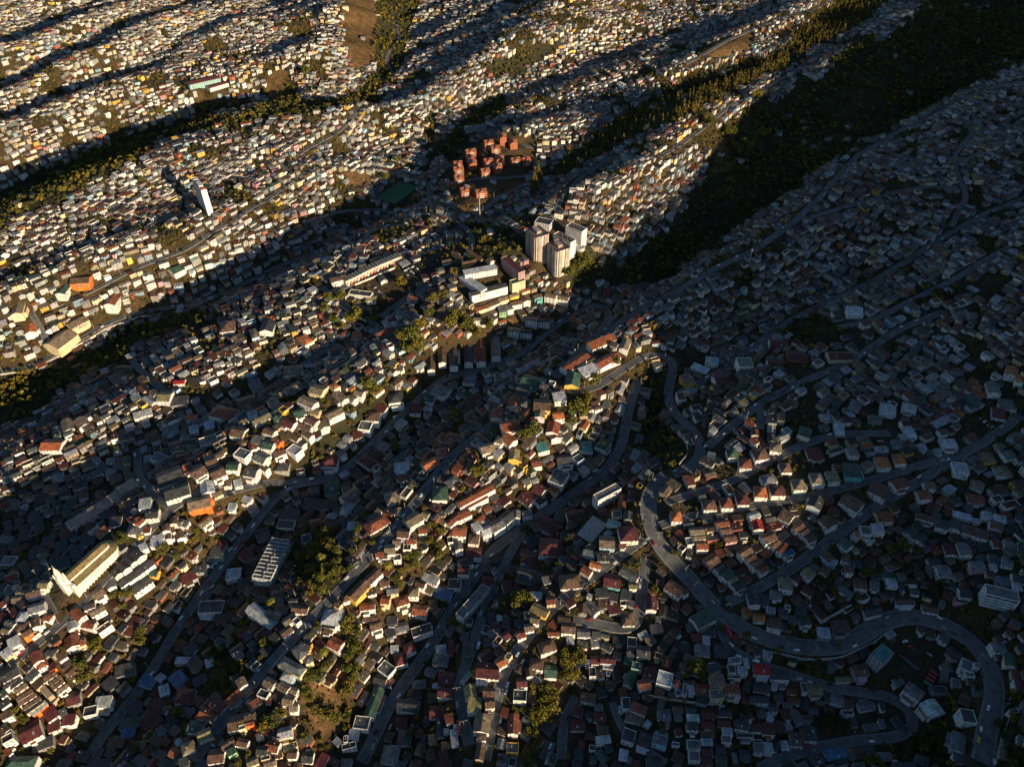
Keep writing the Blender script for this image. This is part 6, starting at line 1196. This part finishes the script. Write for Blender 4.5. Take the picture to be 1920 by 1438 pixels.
# ------------------------------------------------------------ trees
GREENS = dict(b=[(.15,.13,.025), (.12,.12,.025), (.17,.13,.03), (.1,.105,.022)], d=[(.05,.058,.02), (.06,.065,.022)], c=[(.085,.08,.022), (.1,.085,.025)], p=[(.15,.15,.03)])
def crown(kind, rad, hgt, nfaces, leaf, r, A, org=(0, 0, 0), col=None):
    """leaf-sized faces through the volume of several clumps"""
    col = col or r.choice(GREENS[kind]); g = np.random.default_rng(r.randrange(1 << 30)); ox, oy, oz = org
    if kind == 'p':
        V = []; Fc = []
        for k in range(26):
            a = 2*math.pi*k/26 + r.uniform(-.1, .1); up = r.uniform(-.1, .8); n = 4; pts = []
            for i in range(n + 1):
                t = i/n; rr_ = rad*t; z = hgt + rad*(up*t - .95*t*t); pts.append((rr_*math.cos(a), rr_*math.sin(a), z, .32*rad*(.25 + math.sin(math.pi*min(.95, t + .15)))*.5))
            b = len(V)
            for X_, Y_, Z_, w_ in pts: V += [(X_ - w_*math.sin(a) + ox, Y_ + w_*math.cos(a) + oy, Z_ - .25*w_ + oz), (X_ + w_*math.sin(a) + ox, Y_ - w_*math.cos(a) + oy, Z_ - .25*w_ + oz)]
            for i in range(n): Fc.append((b + 2*i, b + 2*i + 1, b + 2*i + 3, b + 2*i + 2))
        A.add(V, Fc, col); return
    if kind == 'c':
        n = nfaces; t = g.uniform(0, 1, n)**1.3; a = g.uniform(0, 2*math.pi, n); rr_ = rad*(1 - t)*(.5 + .5*g.uniform(0, 1, n))*(.8 + .3*np.sin(3*a + 9*t)); P = np.stack([rr_*np.cos(a), rr_*np.sin(a), hgt*.15 + t*hgt*.85], 1)
    else:
        nc = max(5, int(nfaces/45)) if nfaces > 100 else 5; C_ = []
        for _ in range(nc):
            a = g.uniform(0, 2*math.pi); rr_ = rad*.68*math.sqrt(g.uniform(0, 1)); z = hgt*(.62 + g.uniform(-.22, .24)*(1.15 - rr_/rad)); C_.append((rr_*math.cos(a), rr_*math.sin(a), z, rad*g.uniform(.26, .46)))
        C_ = np.array(C_); k = g.integers(0, nc, nfaces); d = g.normal(size=(nfaces, 3)); d /= np.linalg.norm(d, axis=1)[:, None]; q = g.uniform(.55, 1.05, nfaces)
        P = C_[k, :3] + d*(C_[k, 3]*q)[:, None]*np.array([1, 1, .8])
    n = len(P); u = g.normal(size=(n, 3)); u /= np.linalg.norm(u, axis=1)[:, None]; w_ = np.cross(u, g.normal(size=(n, 3))); w_ /= np.linalg.norm(w_, axis=1)[:, None]
    s = leaf*g.uniform(.6, 1.3, n)[:, None]; V = np.stack([P - u*s - w_*s*.6, P + u*s - w_*s*.5, P + u*s*.8 + w_*s*.7, P - u*s*.9 + w_*s*.6], 1).reshape(-1, 3) + np.array(org)
    f = np.arange(4*n).reshape(n, 4); cc = np.repeat(np.array(col)*g.uniform(.65, 1.35, (n, 1)), 4, 0); A.add(V, f, cc)
def trunk(hgt, r0, A, r, lean=0.1):
    v, f = cyl(r0, -1.5, hgt, 7, r0*.45); A.add(v, f, (.1,.07,.05))
    for k in range(4):
        a = 2*math.pi*k/4 + r.uniform(-.4, .4); z0 = hgt*r.uniform(.5, .8); L_ = hgt*.5; c, s = math.cos(a), math.sin(a); e = r0*.45
        A.add([(e*s, -e*c, z0), (-e*s, e*c, z0), (0, 0, z0 + e*1.6), (L_*.6*c, L_*.6*s, z0 + L_*.7)], [(0, 3, 1), (1, 3, 2), (2, 3, 0), (0, 1, 2)], (.1,.07,.05))
TV = {}
for kind, n in (('b', 6), ('d', 3), ('c', 3), ('p', 2)):
    for k in range(n):
        r = random.Random(hash((kind, k)) & 0xffff if False else ord(kind)*31 + k); rad, hgt = (1.0, 2.4) if kind in 'bd' else (.62, 3.2) if kind == 'c' else (1.0, 2.6)
        A = Acc(); crown(kind, rad, hgt*.8 if kind != 'p' else 2.2, 620, .085 if kind != 'c' else .07, r, A); cm = A.mesh('crown', [M_LEAF])
        A = Acc(); trunk(1.5 if kind != 'p' else 2.2, .07, A, r); TV.setdefault(kind, []).append((cm, A.mesh('trunk', [M_BARK])))
TL = []   # x, y, radius, kind, px, py
def addt(px, py, rp, kind):
    X, Y, Zc = [float(q[0]) for q in bp([px], [py], 4)]; sc_ = F/(Y*CP - (Zc - CAMZ)*SP); TL.append((X, Y, max(1.6, rp/sc_), kind, px, py))
for (ox, oy), t in TREES.items():
    for it in t.split(';'): a = it.split(); addt(ox + float(a[0])/6, oy + float(a[1])/6, float(a[2])/6, a[3] if len(a) > 3 else 'b')
for it in TREES3.split(';'): a = it.split(); addt(640 + float(a[0])/3, 480 + float(a[1])/3, float(a[2])/3, 'b')
for px, py, rp, k in ((1008,345,15,'c'),(1002,358,12,'c'),(1018,335,8,'c'),(778,377,11,'b'),(722,335,9,'b'),(747,303,9,'b'),(890,235,5,'b'),(640,560,14,'b'),(655,600,14,'b'),(676,597,14,'b'),(700,600,12,'b'),(620,560,12,'b'),(610,580,13,'b'),(625,605,13,'b'),(1390,290,22,'b'),(1370,255,16,'b'),(1430,255,14,'b'),(1330,235,14,'b'),(1420,185,14,'b'),(1255,505,12,'b'),(1080,500,12,'b'),(1095,480,10,'b'),(1070,515,9,'b'),(500,175,9,'b'),(1185,222,9,'b'),(1643,835,10,'d'),(1220,900,9,'d'),(265,340,9,'b'),(575,140,12,'b'),(410,205,12,'b'),(385,210,10,'b'),(440,200,9,'b'),(300,215,12,'b')): addt(px, py, rp, k)
ntr = len(TL); rt = random.Random(17); occ = {}
def tfree(x, y, rad):
    q = mk(x, y, rad*1.1, rad*1.1, 0, 'f', 'g', 'w', 1, False)
    return not any(sat(q, o_, 0) for o_ in near_houses(q)) and road_dist(x, y)[0] > .6
def pts_grid(step):
    o_ = []; y = 190.0
    while y < 2350:
        x = -.75*y - 260
        while x < .75*y + 280: o_.append((x + rt.uniform(-step, step)*.5, y + rt.uniform(-step, step)*.5)); x += step
        y += step
    return np.array(o_)
G_ = pts_grid(5.5); gz = ground(G_[:, 0], G_[:, 1]); gsl = slope(G_[:, 0], G_[:, 1]); gpx, gpy = project(G_[:, 0], G_[:, 1], gz); inn = (gpx > -60) & (gpx < 1980) & (gpy > -60) & (gpy < 1500)
fm = np.zeros(len(G_), bool); bmk = np.zeros(len(G_), bool); pm = np.zeros(len(G_), bool)
for k, p in ZONES:
    if k == 'f': fm |= inpoly(p, gpx, gpy)
    elif k == 'b': bmk |= inpoly(p, gpx, gpy)
    else: pm |= inpoly(p, gpx, gpy)
tn = wnoise(45, 21, G_[:, 0], G_[:, 1]); gg = wnoise(27, 11, G_[:, 0], G_[:, 1]); jz = inpoly(ZONES[2][1], gpx, gpy)
for i in np.nonzero(inn)[0]:
    x, y = G_[i]; q = rt.random()
    if fm[i]: pr = .2 + .55*tn[i]
    elif bmk[i]: pr = .03
    elif pm[i]: pr = .12
    else: pr = .25 + (.4 if gsl[i] > .3 else 0) + (.45 if gg[i] > .62 and (gpy[i] < 620 or gpx[i] > 1200) else .3 if gg[i] > .74 else 0)
    if q > pr: continue
    kd = ('c' if rt.random() < .6 else 'b') if jz[i] else ('d' if rt.random() < (.6 if gpy[i] < 620 else .4) else 'b'); rad = rt.uniform(2.2, 4.8) if fm[i] else rt.uniform(1.3, 3.0)
    if kd == 'c': rad *= .95
    if not fm[i] and not tfree(x, y, rad): continue
    if fm[i] and not tfree(x, y, rad*.6): continue
    TL.append((x, y, rad, kd, float(gpx[i]), float(gpy[i])))
print('trees', len(TL))
def tsz(t): return t[2]**2/(t[0]**2 + t[1]**2 + 520**2) if (0 < t[4] < 1920 and 0 < t[5] < 1438) else -1
order_t = sorted(range(len(TL)), key=lambda i: -tsz(TL[i])*(3 if i < ntr else 1)); ti = []
for i in order_t[:300]:
    x, y, rad, kd, px, py = TL[i]; cm, tm = TV[kd][rt.randrange(len(TV[kd]))]; nm = {'b': 'broadleaf_tree', 'd': 'broadleaf_tree', 'c': 'conifer_tree', 'p': 'palm_tree'}[kd]
    root = tag(link(nm, None, None, (x, y, float(ground(x, y)) - .2), rt.uniform(0, 6.28)), None, 'palm' if kd == 'p' else 'tree', 'trees on the near hillsides'); sc_ = rad/(.62 if kd == 'c' else 1.0)
    for nm2, me_ in (('crown', cm), ('trunk', tm)): o = link(nm2, me_, root); o.scale = (sc_, sc_, sc_*rt.uniform(.8, 1.0))
    big_ = 'tall broad' if rad > 5.5 else 'broad' if rad > 3.8 else 'small'
    ti.append((root, {'b': f'{big_} yellow-green tree', 'd': f'{big_} dark green tree', 'c': 'tall pointed conifer', 'p': 'feathery-crowned palm tree'}[kd], px, py))
label_all(ti)
A = Acc(); TRK = Acc()
for i in order_t[300:]:
    x, y, rad, kd, px, py = TL[i]; z = float(ground(x, y)); d = math.hypot(x, y)
    nf = 110 if d < 700 else 64 if d < 1200 else 40; crown(kd, rad, rad*1.9 if kd != 'c' else rad*4.2, nf, rad*(.2 if nf > 100 else .25 if nf > 50 else .3), rt, A, (x, y, z - .3))
tag(link('woodland', A.mesh('woodland', [M_LEAF])), 'dark woodland and scattered small trees filling the ravines and yards', 'woodland', kind='stuff')
# shrubs in yards and on the bare slopes
A = Acc(); G2 = pts_grid(4.2); gz = ground(G2[:, 0], G2[:, 1]); gpx, gpy = project(G2[:, 0], G2[:, 1], gz); inn = (gpx > -20) & (gpx < 1940) & (gpy > -20) & (gpy < 1460)
for i in np.nonzero(inn)[0]:
    x, y = G2[i]
    if rt.random() > (.5 if gpy[i] > 600 else .2) + (.3 if slope(x, y) > .28 and gpy[i] > 350 else 0): continue
    rad = rt.uniform(.6, 1.5)
    if not tfree(x, y, rad): continue
    crown('b', rad, rad*1.1, 14, rad*.42, rt, A, (x, y, gz[i] - .3), rt.choice(((.06,.06,.02), (.1,.075,.03), (.045,.05,.02))))
tag(link('scrub', A.mesh('scrub', [M_LEAF])), 'low scrub and weeds on slopes and yards', 'scrub', kind='stuff')
